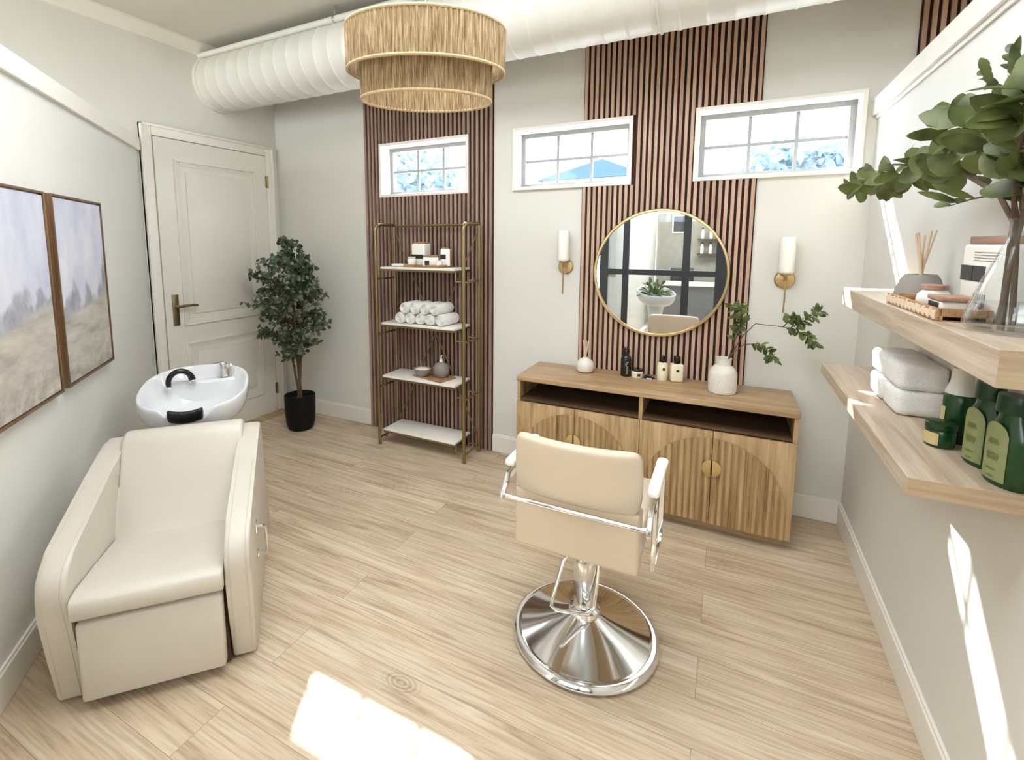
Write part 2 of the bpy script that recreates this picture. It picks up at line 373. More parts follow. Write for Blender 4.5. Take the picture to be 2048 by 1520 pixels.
# ------------------------------------------------------------------ mesh helpers
class B:
    def __init__(self): self.bm = bmesh.new()
    def box(self, x0, x1, y0, y1, z0, z1, bev=0.0, seg=2, mat=None):
        r = bmesh.ops.create_cube(self.bm, size=1.0)
        vs = r['verts']
        for v in vs:
            v.co = Vector((x0+(v.co.x+.5)*(x1-x0), y0+(v.co.y+.5)*(y1-y0), z0+(v.co.z+.5)*(z1-z0)))
        if bev > 0:
            es = list({e for v in vs for e in v.link_edges})
            r = bmesh.ops.bevel(self.bm, geom=es, offset=bev, segments=seg, profile=0.5, affect='EDGES')
            vs = list({v for f in r['faces'] for v in f.verts} | {v for v in vs if v.is_valid})
        if mat is not None: bmesh.ops.transform(self.bm, matrix=mat, verts=vs)
        return self
    def lathe(self, prof, n=32, c=(0, 0, 0), cap0=True, cap1=True, sx=1.0, sy=1.0, mat=None):
        rings = []; new = []
        for r, z in prof:
            ring = []
            for i in range(n):
                a = 2*pi*i/n
                p = Vector((r*cos(a)*sx, r*sin(a)*sy, z))
                if mat is not None: p = mat @ p
                ring.append(self.bm.verts.new(p+Vector(c)))
            rings.append(ring)
        for k in range(len(rings)-1):
            for i in range(n):
                j = (i+1) % n
                self.bm.faces.new((rings[k][i], rings[k][j], rings[k+1][j], rings[k+1][i]))
        if cap0: self.bm.faces.new(list(reversed(rings[0])))
        if cap1: self.bm.faces.new(rings[-1])
        return self
    def tube(self, pts, r, n=8, caps=True, closed=False):
        pts = [Vector(p) for p in pts]
        rs = r if isinstance(r, (list, tuple)) else [r]*len(pts)
        rings = []; up = None; m = len(pts)
        for i, p in enumerate(pts):
            if closed: t = pts[(i+1) % m]-pts[i-1]
            else: t = (pts[min(i+1, m-1)]-pts[max(i-1, 0)])
            t = t.normalized() if t.length > 1e-9 else Vector((0, 0, 1))
            if up is None:
                up = Vector((0, 0, 1)) if abs(t.z) < .9 else Vector((1, 0, 0))
            u = (up-t*up.dot(t))
            if u.length < 1e-5: u = t.orthogonal()
            u.normalize(); v = t.cross(u); up = u
            rings.append([self.bm.verts.new(p+(u*cos(2*pi*k/n)+v*sin(2*pi*k/n))*rs[i]) for k in range(n)])
        for i in range(m if closed else m-1):
            a, b = rings[i], rings[(i+1) % m]
            for k in range(n):
                l = (k+1) % n
                self.bm.faces.new((a[k], a[l], b[l], b[k]))
        if caps and not closed:
            self.bm.faces.new(list(reversed(rings[0]))); self.bm.faces.new(rings[-1])
        return self
    def prism(self, poly, axis, a0, a1, bev=0.0, seg=3):
        """poly of 2-D points (the two other axes in order), extruded along axis"""
        def P(p, a):
            if axis == 'x': return (a, p[0], p[1])
            if axis == 'y': return (p[0], a, p[1])
            return (p[0], p[1], a)
        v0 = [self.bm.verts.new(P(p, a0)) for p in poly]
        v1 = [self.bm.verts.new(P(p, a1)) for p in poly]
        n = len(poly); caps = []
        caps.append(self.bm.faces.new(list(reversed(v0)))); caps.append(self.bm.faces.new(v1))
        for i in range(n):
            j = (i+1) % n
            self.bm.faces.new((v0[i], v0[j], v1[j], v1[i]))
        if bev > 0:
            es = list({e for f in caps for e in f.edges})
            bmesh.ops.bevel(self.bm, geom=es, offset=bev, segments=seg, profile=0.5, affect='EDGES')
        return self
    def quad(self, *ps):
        self.bm.faces.new([self.bm.verts.new(p) for p in ps]); return self
    def leaf(self, base, d, nrm, L, W, fold=0.15, tip=0.5):
        d = Vector(d).normalized(); nrm = Vector(nrm)
        s = d.cross(nrm)
        if s.length < 1e-4: s = d.orthogonal()
        s.normalize(); nn = s.cross(d)
        base = Vector(base)
        prof = [(0.0, 0.06), (0.2, 0.62), (0.45, 1.0), (0.72, 0.85), (0.92, 0.40), (1.0, 0.03)]
        L_, C_, R_ = [], [], []
        for t, wd in prof:
            c = base+d*(L*t)-nn*(L*0.22*t*t)
            o = s*(W*.5*wd); up = nn*(W*.5*wd*fold*2)
            L_.append(self.bm.verts.new(c-o+up)); C_.append(self.bm.verts.new(c)); R_.append(self.bm.verts.new(c+o+up))
        for i in range(len(prof)-1):
            self.bm.faces.new((L_[i], C_[i], C_[i+1], L_[i+1]))
            self.bm.faces.new((C_[i], R_[i], R_[i+1], C_[i+1]))
        return self
    def pushed(self, fn):
        for v in self.bm.verts: v.co = fn(v.co)
        return self

def put(name, b, mat, parent=None, smooth=True, sub=0, ang=40):
    me = bpy.data.meshes.new(name)
    bm = b.bm if isinstance(b, B) else b
    bmesh.ops.recalc_face_normals(bm, faces=bm.faces)
    bm.to_mesh(me); bm.free()
    me.materials.append(mat)
    if smooth:
        for p in me.polygons: p.use_smooth = True
        try: me.set_sharp_from_angle(angle=radians(ang))
        except Exception: pass
    o = bpy.data.objects.new(name, me); COL.objects.link(o)
    if parent: o.parent = parent
    if sub:
        md = o.modifiers.new('subdivision', 'SUBSURF'); md.levels = sub; md.render_levels = sub
    return o
def tag(o, label=None, cat=None, group=None, kind=None):
    if label: o['label'] = label
    if cat: o['category'] = cat
    if group: o['group'] = group
    if kind: o['kind'] = kind
    return o
def thing(name, label, cat, loc=(0, 0, 0), rz=0.0, group=None):
    o = bpy.data.objects.new(name, None); COL.objects.link(o)
    o.empty_display_size = 0.1
    o.location = loc; o.rotation_euler = (0, 0, rz)
    return tag(o, label, cat, group)
def structure(name, b, mat, smooth=False, parent=None):
    o = put(name, b, mat, parent, smooth)
    if not parent: o['kind'] = 'structure'
    return o
def dup(root, loc, rz=None, label=None, group=None):
    r = root.copy(); COL.objects.link(r); r.location = loc
    if rz is not None: r.rotation_euler = (0, 0, rz)
    if label: r['label'] = label
    if group: r['group'] = group
    for ch in list(root.children):
        c = ch.copy(); COL.objects.link(c); c.parent = r
        for g in list(ch.children):
            d = g.copy(); COL.objects.link(d); d.parent = c
    return r
def arc(cx, cz, r, a0, a1, n=8):
    return [(cx+r*cos(a0+(a1-a0)*i/n), cz+r*sin(a0+(a1-a0)*i/n)) for i in range(n+1)]

# ================================================================== SETTING
H = 3.13            # ceiling
W = 4.412           # right partition face
XE, YE = 7.6, -9.4  # extents of the whole salon
WIN = [(1.2215, 2.001), (2.3974, 3.1688), (3.5711, 4.3417)]
WZ = (1.9856, 2.3663)

b = B(); b.box(-.15, XE, YE, .2, -.1, 0); structure('floor', b, M['floor'])
b = B(); b.box(-.15, XE, YE, .2, H, H+.1); structure('ceiling', b, M['ceil'])
# back wall with three window openings
b = B()
xs = [-.15, WIN[0][0], WIN[0][1], WIN[1][0], WIN[1][1], WIN[2][0], WIN[2][1], XE]
b.box(-.15, XE, 0, .18, 0, WZ[0]); b.box(-.15, XE, 0, .18, WZ[1], H)
for i in (0, 2, 4, 6): b.box(xs[i], xs[i+1], 0, .18, WZ[0], WZ[1])
structure('wall_back', b, M['wall'])
b = B(); b.box(-.15, 0, YE, 0, 0, H); structure('wall_left', b, M['wall'])
b = B(); b.box(W, W+.12, -3.75, 0, 0, 2.3); structure('wall_right', b, M['wall'])
b = B(); b.box(XE, XE+.15, YE, .2, 0, H); structure('wall_far_right', b, M['wall'])
b = B(); b.box(-.15, XE+.15, YE-.15, YE, 0, H); structure('wall_street', b, M['wall'])

# diagonal partition on the left (45 degrees), full length 3.0
DO = Vector((0, -1.21, 0)); DT = Vector((.735, -.678, 0)); DN = Vector((.678, .735, 0))
D_ANG = atan2(DT.y, DT.x)
DM = Matrix.Translation(DO) @ Matrix.Rotation(D_ANG, 4, 'Z')
def diag(b): return b.pushed(lambda c: DM @ c)
b = B(); b.box(-0.02, 3.0, -.12, 0, 0, 2.30); structure('wall_diagonal', diag(b), M['wall'])
b = B(); b.box(0.03, 3.0, -.13, .022, 2.245, 2.335, .004); structure('trim_1', diag(b), M['trim'])
b = B(); b.box(0.03, 3.0, 0, .016, 0, .125, .004); b.box(0.03, 3.0, 0, .011, .125, .137, .003)
structure('baseboard_diagonal', diag(b), M['trim'])
# cap on the right partition
b = B(); b.box(W-.024, W+.13, -3.75, -.001, 2.250, 2.334, .003); b.box(W-.010, W, -3.75, -.001, 2.233, 2.250, .003)
structure('trim_2', b, M['trim'])
# baseboards
def bboard(x0, x1):
    b = B(); b.box(x0, x1, -.016, 0, 0, .125, .004); b.box(x0, x1, -.011, 0, .125, .137, .003); return b
b = bboard(0, 1.044)
for x0, x1 in ((2.224, 2.875), (3.888, W)):
    b.box(x0, x1, -.016, 0, 0, .125, .004); b.box(x0, x1, -.011, 0, .125, .137, .003)
structure('baseboard_back', b, M['trim'])
b = B(); b.box(W-.016, W, -3.75, 0, 0, .125, .004); b.box(W-.011, W, -3.75, 0, .125, .137, .003)
structure('baseboard_right', b, M['trim'])
# crown along the left wall
b = B()
b.prism([(0, H), (0, H-.085), (.014, H-.085), (.018, H-.062), (.05, H-.03), (.062, H-.016), (.075, H-.012), (.075, H)], 'y', -9.0, 0)
structure('trim_3', b, M['trim'])

# windows
def window(i, x0, x1):
    z0, z1 = WZ; y = .10
    t = .03
    b = B()
    b.box(x0, x0+t, y, y+.05, z0, z1); b.box(x1-t, x1, y, y+.05, z0, z1)
    b.box(x0+t, x1-t, y, y+.05, z0, z0+t); b.box(x0+t, x1-t, y, y+.05, z1-t, z1)
    fr = structure('window_%d' % i, b, M['frame'])
    b = B()
    for k in (1, 2):
        x = x0+t+(x1-x0-2*t)*k/3
        b.box(x-.009, x+.009, y+.014, y+.028, z0+t, z1-t)
    zm = (z0+z1)/2
    b.box(x0+t, x1-t, y+.017, y+.025, zm-.009, zm+.009)
    put('glazing_bars', b, M['frame'], fr, False)
    b = B(); b.box(x0+t, x1-t, y+.028, y+.031, z0+t, z1-t); put('pane', b, M['glass'], fr, False)
    # flat casing on the room side
    b = B(); c = .022
    b.box(x0-c, x0, -.024, 0, z0-c, z1+c, .002); b.box(x1, x1+c, -.024, 0, z0-c, z1+c, .002)
    b.box(x0, x1, -.024, 0, z0-c, z0, .002); b.box(x0, x1, -.024, 0, z1, z1+c, .002)
    put('window_casing', b, M['trim'], fr, False)
for i, (x0, x1) in enumerate(WIN): window(i+1, x0, x1)

# door in the left wall
DY0, DY1, DZ = -1.12, -.150, 2.363
b = B()
b.box(0, .032, DY0, DY1, .008, DZ, .002)
dr = structure('door_1', b, M['door'])
def panel(b, y0, y1, z0, z1):
    # a raised moulding frame with a fielded panel inside
    for k, (w_, h_) in enumerate(((.0, .044), (.016, .038), (.03, .034))):
        t = .016
        b.box(.030, h_, y0+w_, y0+w_+t, z0+w_, z1-w_, .003); b.box(.030, h_, y1-w_-t, y1-w_, z0+w_, z1-w_, .003)
        b.box(.030, h_, y0+w_+t, y1-w_-t, z0+w_, z0+w_+t, .003); b.box(.030, h_, y0+w_+t, y1-w_-t, z1-w_-t, z1-w_, .003)
    b.box(.030, .040, y0+.085, y1-.085, z0+.085, z1-.085, .006)
b = B(); panel(b, -.985, -.275, .955, 2.218); panel(b, -.985, -.275, .215, .820)
put('raised_panels', b, M['door'], dr)
b = B()
ct = .085
b.box(0, .028, DY0-ct, DY0-.006, 0, DZ+ct, .006); b.box(0, .028, DY1+.006, DY1+ct, 0, DZ+ct, .006)
b.box(0, .028, DY0-.006, DY1+.006, DZ+.006, DZ+ct, .006)
b.box(0, .040, DY0-ct, DY0-ct+.018, 0, DZ+ct, .005); b.box(0, .040, DY1+ct-.018, DY1+ct, 0, DZ+ct, .005)
b.box(0, .040, DY0-ct, DY1+ct, DZ+ct-.018, DZ+ct, .005)
put('door_casing', b, M['trim'], dr)
b = B(); b.box(.032, .042, -1.070, -1.022, .965, 1.205, .004); bp_ = put('handle_plate', b, M['agedbrass'], dr)
b = B(); b.lathe([(.012, 0), (.012, .045)], 14, mat=Matrix.Translation((.042, -1.046, 1.115)) @ Matrix.Rotation(pi/2, 4, 'Y'))
b.tube([(.085, -1.05, 1.115), (.087, -.99, 1.118), (.085, -.93, 1.117), (.082, -.90, 1.112)], [.011, .011, .010, .008], 10)
put('lever_handle', b, M['agedbrass'], bp_)
for z in (2.14, .235):
    b = B(); b.lathe([(.008, -.05), (.008, .05)], 10, (.038, DY1+.004, z)); b.box(.028, .034, DY1-.012, DY1+.020, z-.05, z+.05)
    put('hinge', b, M['agedbrass'], dr)
b = B(); b.prism([(0.0, .0), (.13, .0), (.125, .012), (.0, .02)], 'y', -.74, -.10)
tag(put('door_threshold', b, M['oak'], None, False), 'thin pale oak threshold strip at the foot of the white door', 'threshold')

# ------------------------------------------------------------------ slat panels
def slats(x0, x1, pitch, z0, label, holes=(), mat='slat', frac=.56):
    t = thing('slat_panel', label, 'wall panel', ((x0+x1)/2, 0, z0))
    xc = (x0+x1)/2
    b = B(); s = B()
    def segs(a, c):
        out = [(z0, H-.001)]
        for h0, h1 in holes:
            if c > h0 and a < h1:
                out = [(z0, WZ[0]-.023), (WZ[1]+.023, H-.001)]
        return out
    # backing cut around windows
    cuts = sorted({x0, x1} | {min(max(v, x0), x1) for h in holes for v in h})
    for a, c in zip(cuts, cuts[1:]):
        if c-a < 1e-4: continue
        for q0, q1 in segs(a+1e-4, c-1e-4): b.box(a-xc, c-xc, -.006, 0, q0-z0, q1-z0)
    n = int(round((x1-x0)/pitch)); p = (x1-x0)/n
    for i in range(n):
        a = x0+p*i+p*(1-frac)/2; c = a+p*frac
        for q0, q1 in segs(a, c): s.box(a-xc, c-xc, -.022, -.006, q0-z0, q1-z0)
    put('backing', b, M['felt'], t, False)
    put('slats', s, M[mat], t, False)
    return t
e = .023
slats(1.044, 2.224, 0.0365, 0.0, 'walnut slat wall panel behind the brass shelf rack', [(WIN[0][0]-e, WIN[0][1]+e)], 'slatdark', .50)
slats(2.875, 3.888, .0335, 0.0, 'tall walnut slat wall panel behind the round mirror', [(WIN[1][0]-e, WIN[1][1]+e), (WIN[2][0]-e, WIN[2][1]+e)])
slats(4.545, 5.90, .0335, 0.0, 'walnut slat wall panel glimpsed above the right partition', [])

# ------------------------------------------------------------------ duct and conduit
DY, DZc, DR = -.55, 2.87, .212
t = thing('air_duct', 'large white round air duct running below the ceiling along the back wall', 'duct', (0, DY, DZc))
b = B(); prof = []
RX = Matrix.Rotation(pi/2, 4, 'Y')
x = .03
while x < XE-.06:
    prof += [(DR, x), (DR, x+.100), (DR+.0035, x+.106), (DR+.0035, x+.116), (DR, x+.122)]
    x += .124
b.lathe(prof, 56, mat=RX); put('duct_pipe', b, M['duct'], t, True, ang=60)
b = B(); b.lathe([(DR+.004, .0), (DR+.010, .0), (DR+.010, .03), (DR+.004, .034)], 56, mat=RX); put('end_collar', b, M['duct'], t)
for x in (1.75, 3.4, 5.2):
    b = B(); b.tube([(x, 0, DR), (x, 0, H-DZc)], .004, 6)
    pts = [(x, (DR+.005)*cos(a), (DR+.005)*sin(a)) for a in [2*pi*i/40 for i in range(40)]]
    b.tube(pts, .004, 6, closed=True); put('hanger_strap', b, M['duct'], t)
t = thing('conduit_pipe', 'thin white conduit pipe under the ceiling beside the large duct', 'pipe', (0, -.70, 3.045))
b = B(); b.tube([(0.0, 0, 0), (7.5, 0, 0)], .021, 12); put('pipe', b, M['duct'], t)
for x in (1.40, 3.3):
    b = B(); b.tube([(x, 0, .02), (x, 0, H-3.045)], .006, 6); b.lathe([(.024, x-.008), (.024, x+.008)], 14, mat=RX); put('pipe_hanger', b, M['steel'], t)

# ------------------------------------------------------------------ pendant lamp
t = thing('pendant_lamp', 'two tier round raffia pendant lamp hanging from the ceiling', 'pendant lamp', (2.612, -1.49, 2.205))
TILT = (radians(5.2), radians(3.4), 0); t.rotation_euler = TILT
def drum(r, z0, z1):
    b = B(); n = 200
    prof = [(r, z0), (r, z1)]
    def ring(rr, z): return [b.bm.verts.new((rr_*cos(2*pi*i/n), rr_*sin(2*pi*i/n), z)) for i in range(n) for rr_ in [rr+(.0025 if i % 2 else -.0025)]]
    zs = [z0+(z1-z0)*k/6 for k in range(7)]
    R_ = [ring(r, z) for z in zs]; I_ = [ring(r-.008, z) for z in zs]
    for S in (R_, I_):
        for k in range(6):
            for i in range(n):
                j = (i+1) % n; b.bm.faces.new((S[k][i], S[k][j], S[k+1][j], S[k+1][i]))
    for k in (0, 6):
        for i in range(n):
            j = (i+1) % n; b.bm.faces.new((R_[k][i], R_[k][j], I_[k][j], I_[k][i]))
    return b
def rim(r, z):
    b = B(); b.tube([(r*cos(2*pi*i/80), r*sin(2*pi*i/80), z) for i in range(80)], .0065, 8, closed=True); return b
o1 = put('outer_shade', drum(.322, .088, .244), M['raffia'], t, ang=80)
put('rim_tape', rim(.320, .088), M['raffiarim'], o1); put('rim_tape', rim(.320, .244), M['raffiarim'], o1)
o2 = put('inner_shade', drum(.270, -.020, .160), M['raffia'], t, ang=80)
put('rim_tape', rim(.268, -.020), M['raffiarim'], o2)
b = B()
for k in range(4):
    a = k*pi/2+.3; b.tube([(.0, 0, .238), (.318*cos(a), .318*sin(a), .238)], .004, 6)
put('spider_frame', b, M['agedbrass'], t)
b = B(); b.tube([(0, 0, .238), (0, 0, H-2.206)], .006, 10); rod_ = put('drop_rod', b, M['agedbrass'], t)
b = B(); b.lathe([(.05, H-2.206-.025), (.055, H-2.206-.02), (.055, H-2.206)], 24); rose_ = put('ceiling_rose', b, M['agedbrass'], t)
from mathutils import Euler
piv = Vector((0, 0, .238)); Ri = Euler(TILT).to_matrix().to_4x4().inverted()
for q_ in (rod_, rose_): q_.matrix_basis = Matrix.Translation(piv) @ Ri @ Matrix.Translation(-piv)
b = B(); b.lathe([(.022, .20), (.022, .238)], 16); put('bulb_socket', b, M['agedbrass'], t)
b = B(); b.lathe([(.012, .20), (.028, .17), (.034, .14), (.028, .112), (.010, .10)], 16); put('bulb', b, M['opal'], t)

# ------------------------------------------------------------------ paintings
def painting(t0, t1, z0, z1, label, seed):
    zc = (z0+z1)/2; c = DM @ Vector(((t0+t1)/2, 0, zc)); hw, hh = (t1-t0)/2, (z1-z0)/2
    # seen from the room the wall runs right to left, so flip x
    t = thing('painting', label, 'painting', c, D_ANG+pi, 'framed landscape pair')
    f = .010; dp = .038
    b = B()
    b.box(-hw, -hw+f, -dp, -.001, -hh, hh, .001); b.box(hw-f, hw, -dp, -.001, -hh, hh, .001)
    b.box(-hw+f, hw-f, -dp, -.001, -hh, -hh+f, .001); b.box(-hw+f, hw-f, -dp, -.001, hh-f, hh, .001)
    put('picture_frame', b, M['frameold'], t)
    b = B(); b.box(-hw+f+.006, hw-f-.006, -dp+.005, -.004, -hh+f+.006, hh-f-.006)
    put('canvas', b, painting_mat(seed), t, False)
    b = B(); b.box(-hw+f, hw-f, -.02, -.002, -hh+f, hh-f); put('backing_board', b, M['trim'], t, False)
painting(.946, 1.528, .944, 1.812, 'right hand framed misty landscape painting, nearest the door', 1.3)
painting(1.590, 2.172, .944, 1.812, 'left hand framed misty landscape painting, cut by the photo edge', 4.1)

# ================================================================== SHAMPOO CHAIR
ws = .642
SL = Vector((1.812, -2.640, 0))
sc_loc = SL + DN*(ws/2)
S_ANG = atan2(DN.y, DN.x)
t = thing('shampoo_chair', 'cream leather reclining shampoo lounge with curved arms by the left wall', 'chair', sc_loc, S_ANG)
hx = ws/2; at = .088
poly = [(.045, .015), (.012, .20), (-.024, .385), (-.030, .44), (-.018, .495), (.015, .528), (.07, .552), (.20, .588),
        (.42, .646), (.66, .700), (.72, .706), (.752, .694), (.785, .62), (1.03, .015)]
for sgn, nm in ((-1, 0), (1, 1)):
    b = B()
    x0, x1 = (-hx, -hx+at) if sgn < 0 else (hx-at, hx)
    b.prism(poly, 'x', x0, x1, .014, 3)
    ar = put('arm', b, M['leather'], t, ang=35)
    b = B(); pts = [((x0+.016) if sgn > 0 else (x1-.016), p[0]-.001, p[1]+.001) for p in poly[0:9]]
    pts2 = [((x1-.016) if sgn > 0 else (x0+.016), p[0]-.001, p[1]+.001) for p in poly[0:9]]
    b.tube(pts, .0014, 6); b.tube(pts2, .0014, 6); put('stitched_seam', b, M['leather'], ar)
ix = hx-at-.004
# seat cushion
b = B(); b.prism([(-.035, .350), (.44, .330), (.45, .372), (.20, .405), (.02, .428), (-.034, .428), (-.046, .414), (-.048, .365)], 'x', -ix, ix, .008, 3)
put('seat_cushion', b, M['leather'], t, ang=50)
# reclined backrest
b = B()
b.prism([(.40, .36), (.50, .335), (.66, .56), (.715, .69), (.712, .722), (.690, .742), (.650, .748), (.615, .738), (.592, .712), (.51, .555), (.432, .385)], 'x', -ix-.006, ix+.022, .014, 3)
put('backrest', b, M['leather'], t, ang=50)
# footrest panel
b = B(); b.box(-ix+.008, ix-.008, -.030, .02, .040, .330, .012, 3); put('footrest_panel', b, M['leather'], t)
b = B(); b.box(-ix, ix, .03, .93, .012, .33); put('base_box', b, M['chairbase'], t, False)
# lever handle on the outside of the right arm
b = B(); xo = hx
b.tube([(xo+.002, .22, .43), (xo+.024, .22, .43), (xo+.036, .23, .418), (xo+.040, .25, .30), (xo+.030, .253, .286), (xo+.002, .253, .286)], .0065, 8)
b.box(xo-.002, xo+.006, .204, .236, .405, .452, .003); b.box(xo-.002, xo+.006, .238, .268, .272, .30, .003)
put('recline_lever', b, M['chrome'], t)

# ================================================================== SHAMPOO BASIN (behind the chair)
def chw(u, v, z=0): return SL + DN*u + Vector((-.735, .678, 0))*v + Vector((0, 0, z))
BC = chw(.262, 1.290)
t = thing('shampoo_basin', 'white glazed shampoo basin with black neck rest behind the cream lounge', 'basin', BC, S_ANG)
def basin_mesh(hx_, hy_, k_notch=True):
    b = B(); n = 72
    def sup(a, e=2.5):
        c, s = cos(a), sin(a)
        return (abs(c)**(2/e))*(1 if c >= 0 else -1), (abs(s)**(2/e))*(1 if s >= 0 else -1)
    def rimz(a, y):
        z = .772+.058*(y/hy_)
        if k_notch:
            d = (a-1.5*pi+.0)
            z -= .062*math.exp(-(d/.30)**4)
        return z
    rings = []
    # (scale x, scale y, shift y, mode, value) ; outer from below to rim, then inner
    outer = [(.30, .32, .56), (.50, .52, .565), (.72, .74, .59), (.90, .91, .63), (.98, .98, .685)]
    for sx, sy, z in outer:
        rings.append([(sx*hx_*sup(a)[0], sy*hy_*sup(a)[1], None, z, a, sx) for a in [2*pi*i/n for i in range(n)]])
    for sx, dz in ((1.0, -.012), (.985, 0.0), (.955, .002), (.925, -.008), (.86, -.05)):
        rings.append([(sx*hx_*sup(a)[0], sx*hy_*sup(a)[1], dz, None, a, sx) for a in [2*pi*i/n for i in range(n)]])
    for s_, z in ((.78, .655), (.66, .60), (.48, .575), (.22, .565), (.08, .562)):
        rings.append([(s_*hx_*sup(a, 2.2)[0], s_*hy_*sup(a, 2.2)[1]-.02, None, z, a, s_) for a in [2*pi*i/n for i in range(n)]])
    V = []
    for ri, ring in enumerate(rings):
        row = []
        for x, y, dz, z, a, s_ in ring:
            rz_ = rimz(a, s_*hy_*sup(a)[1])
            if z is None: zz = rz_+dz
            else:
                tilt = .058*(y/hy_)*.6
                zz = min(z+tilt, rz_-.012 if ri < 5 else rz_-.03)
            row.append(b.bm.verts.new((x, y, zz)))
        V.append(row)
    for k in range(len(V)-1):
        for i in range(n):
            j = (i+1) % n; b.bm.faces.new((V[k][i], V[k][j], V[k+1][j], V[k+1][i]))
    b.bm.faces.new(list(reversed(V[0]))); b.bm.faces.new(V[-1])
    return b
bowl = put('bowl', basin_mesh(.285, .285), M['ceramic'], t, True, 1, 80)
b = B()   # rear ledge inside the bowl carrying the tap
b.box(-.19, .20, .165, .255, .60, .758, .020, 3); put('tap_ledge', b, M['ceramic'], bowl)
b = B(); pts = []
for i in range(13):   # curved neck gel pad
    u = -1+2*i/12; pts.append((u*.086-.004, -.280-.012*(1-u*u), .706-.014*(1-u*u)))
for k in range(len(pts)-1):
    pass
sec = [(-.030, -.050), (.004, -.054), (.020, -.02), (.018, .014), (.004, .020), (-.020, .016)]
rows = [[b.bm.verts.new((p[0], p[1]-q[0], p[2]+q[1])) for q in sec] for p in pts]
for i in range(len(rows)-1):
    for k in range(len(sec)):
        l = (k+1) % len(sec); b.bm.faces.new((rows[i][k], rows[i][l], rows[i+1][l], rows[i+1][k]))
b.bm.faces.new(rows[0]); b.bm.faces.new(list(reversed(rows[-1])))
put('neck_rest', b, M['blackrub'], t, True, 1)
b = B(); pts = [(-.155, .10, .742)]+[(-.105-.05*cos(a), .135+.02*a/pi, .765+.055*sin(a)) for a in [pi*i/10*.98 for i in range(11)]]
pts = [(-.10-.058*cos(a), .10+.05*a/pi, .772+.062*sin(a)) for a in [-.35+(pi+.35)*i/12 for i in range(13)]]
b.tube(pts, [.013]+[.016]*10+[.019, .020], 12); sp = put('spray_handle', b, M['blackgloss'], t)
b = B(); p = pts[-1]; b.lathe([(.021, -.012), (.022, 0), (.019, .006)], 16, (p[0], p[1], p[2]-.006)); put('spray_head', b, M['chrome'], sp)
b = B(); b.lathe([(.016, 0), (.020, .010), (.014, .014)], 14, (pts[0][0], pts[0][1], .740)); put('spray_holder', b, M['chrome'], sp)
b = B(); b.lathe([(.026, .765), (.024, .772), (.020, .80), (.020, .842), (.016, .85)], 20, (.125, .20, 0))
mx_ = put('mixer_tap', b, M['chrome'], t)
b = B(); b.tube([(.125, .20, .85), (.115, .185, .856), (.075, .13, .862)], [.007, .006, .004], 8); put('tap_lever', b, M['chrome'], mx_)
b = B(); b.lathe([(.014, .765), (.014, .80), (.010, .815), (.013, .83), (.006, .84)], 14, (.168, .205, 0)); put('hose_valve', b, M['chrome'], mx_)
b = B(); b.lathe([(.024, .0), (.024, .004)], 18, (0, -.02, .563)); put('drain', b, M['steel'], bowl)
b = B(); b.prism([(-.11, -.11), (.11, -.11), (.13, .13), (-.13, .13)], 'z', 0.0, .585, .01); put('pedestal', b, M['ceramic'], t)

# ================================================================== POTTED TREE
random.seed(12)
TP = (.545, -.345, 0)
t = thing('potted_tree', 'artificial eucalyptus tree in a black pot in the corner', 'plant', TP)
b = B(); b.lathe([(.086, 0), (.103, .012), (.118, .06), (.126, .16), (.128, .300), (.122, .303), (.117, .297), (.115, .262), (.03, .262)], 40)
pot = put('pot', b, M['blackpot'], t)
b = B(); b.lathe([(.114, .255), (.05, .268), (.01, .27)], 24); put('soil', b, M['soil'], pot)
stems = []; b = B()
def clampw(p):
    q = Vector(p)
    q.x = max(q.x, .075-TP[0]); q.y = min(q.y, -.035-TP[1]); return q
lb = B()
def grow(p0, d, L, r, depth, leaves=True):
    pts = [Vector(p0)]; d = Vector(d).normalized(); n = max(4, int(L/.045))
    for i in range(n):
        d = (d+Vector((random.gauss(0, .07), random.gauss(0, .07), random.gauss(0, .05)+.03))).normalized()
        pts.append(clampw(pts[-1]+d*(L/n)))
    b.tube(pts, [r*(1-.75*i/n)+.0008 for i in range(n+1)], 6)
    return pts
def leafy(pts, start, size, every=1):
    for i in range(len(pts)-1):
        if i < start*len(pts): continue
        a, c = pts[i], pts[i+1]; ax = (c-a)
        if ax.length < 1e-6: continue
        ax.normalize()
        for k in range(2):
            base = a.lerp(c, random.random())
            s = ax.orthogonal().normalized(); s = Matrix.Rotation(random.uniform(0, 2*pi), 3, ax) @ s
            dd = (s+ax*.5+Vector((0, 0, random.uniform(-.5, .2)))).normalized()
            L = size*random.uniform(.75, 1.25)
            tip = base+dd*L
            if tip.x < .03-TP[0] or tip.y > -.01-TP[1]: continue
            lb.leaf(base, dd, (s.cross(dd)+Vector((random.gauss(0, .5), random.gauss(0, .5), .6))), L, L*.78, .12)
def crown_r(z):
    zs = [(.55, .06), (.66, .17), (.80, .27), (1.0, .33), (1.2, .34), (1.38, .29), (1.52, .21), (1.62, .10), (1.70, .03)]
    for (z0, r0), (z1, r1) in zip(zs, zs[1:]):
        if z <= z1: return r0+(r1-r0)*max(0, (z-z0)/(z1-z0))
    return .03
tips = [((.012, 0), (-.03, -.05, 1.60)), ((-.015, .01), (-.16, -.12, 1.42)), ((.0, -.012), (.12, .05, 1.50)), ((.008, .012), (-.02, .10, 1.48))]
stems = []
for (sx_, sy_), tp in tips:
    pts = []
    for i in range(25):
        f = i/24; g = f**1.5
        pts.append(clampw((sx_+(tp[0]-sx_)*g+.010*sin(9*f+sx_*300), sy_+(tp[1]-sy_)*g+.010*cos(8*f+sy_*200), .25+(tp[2]-.25)*f)))
    stems.append(pts)
    b.tube(pts, [.0105*(1-.8*i/24)+.001 for i in range(25)], 7)
    leafy(pts, .55, .042)
ntw = 128
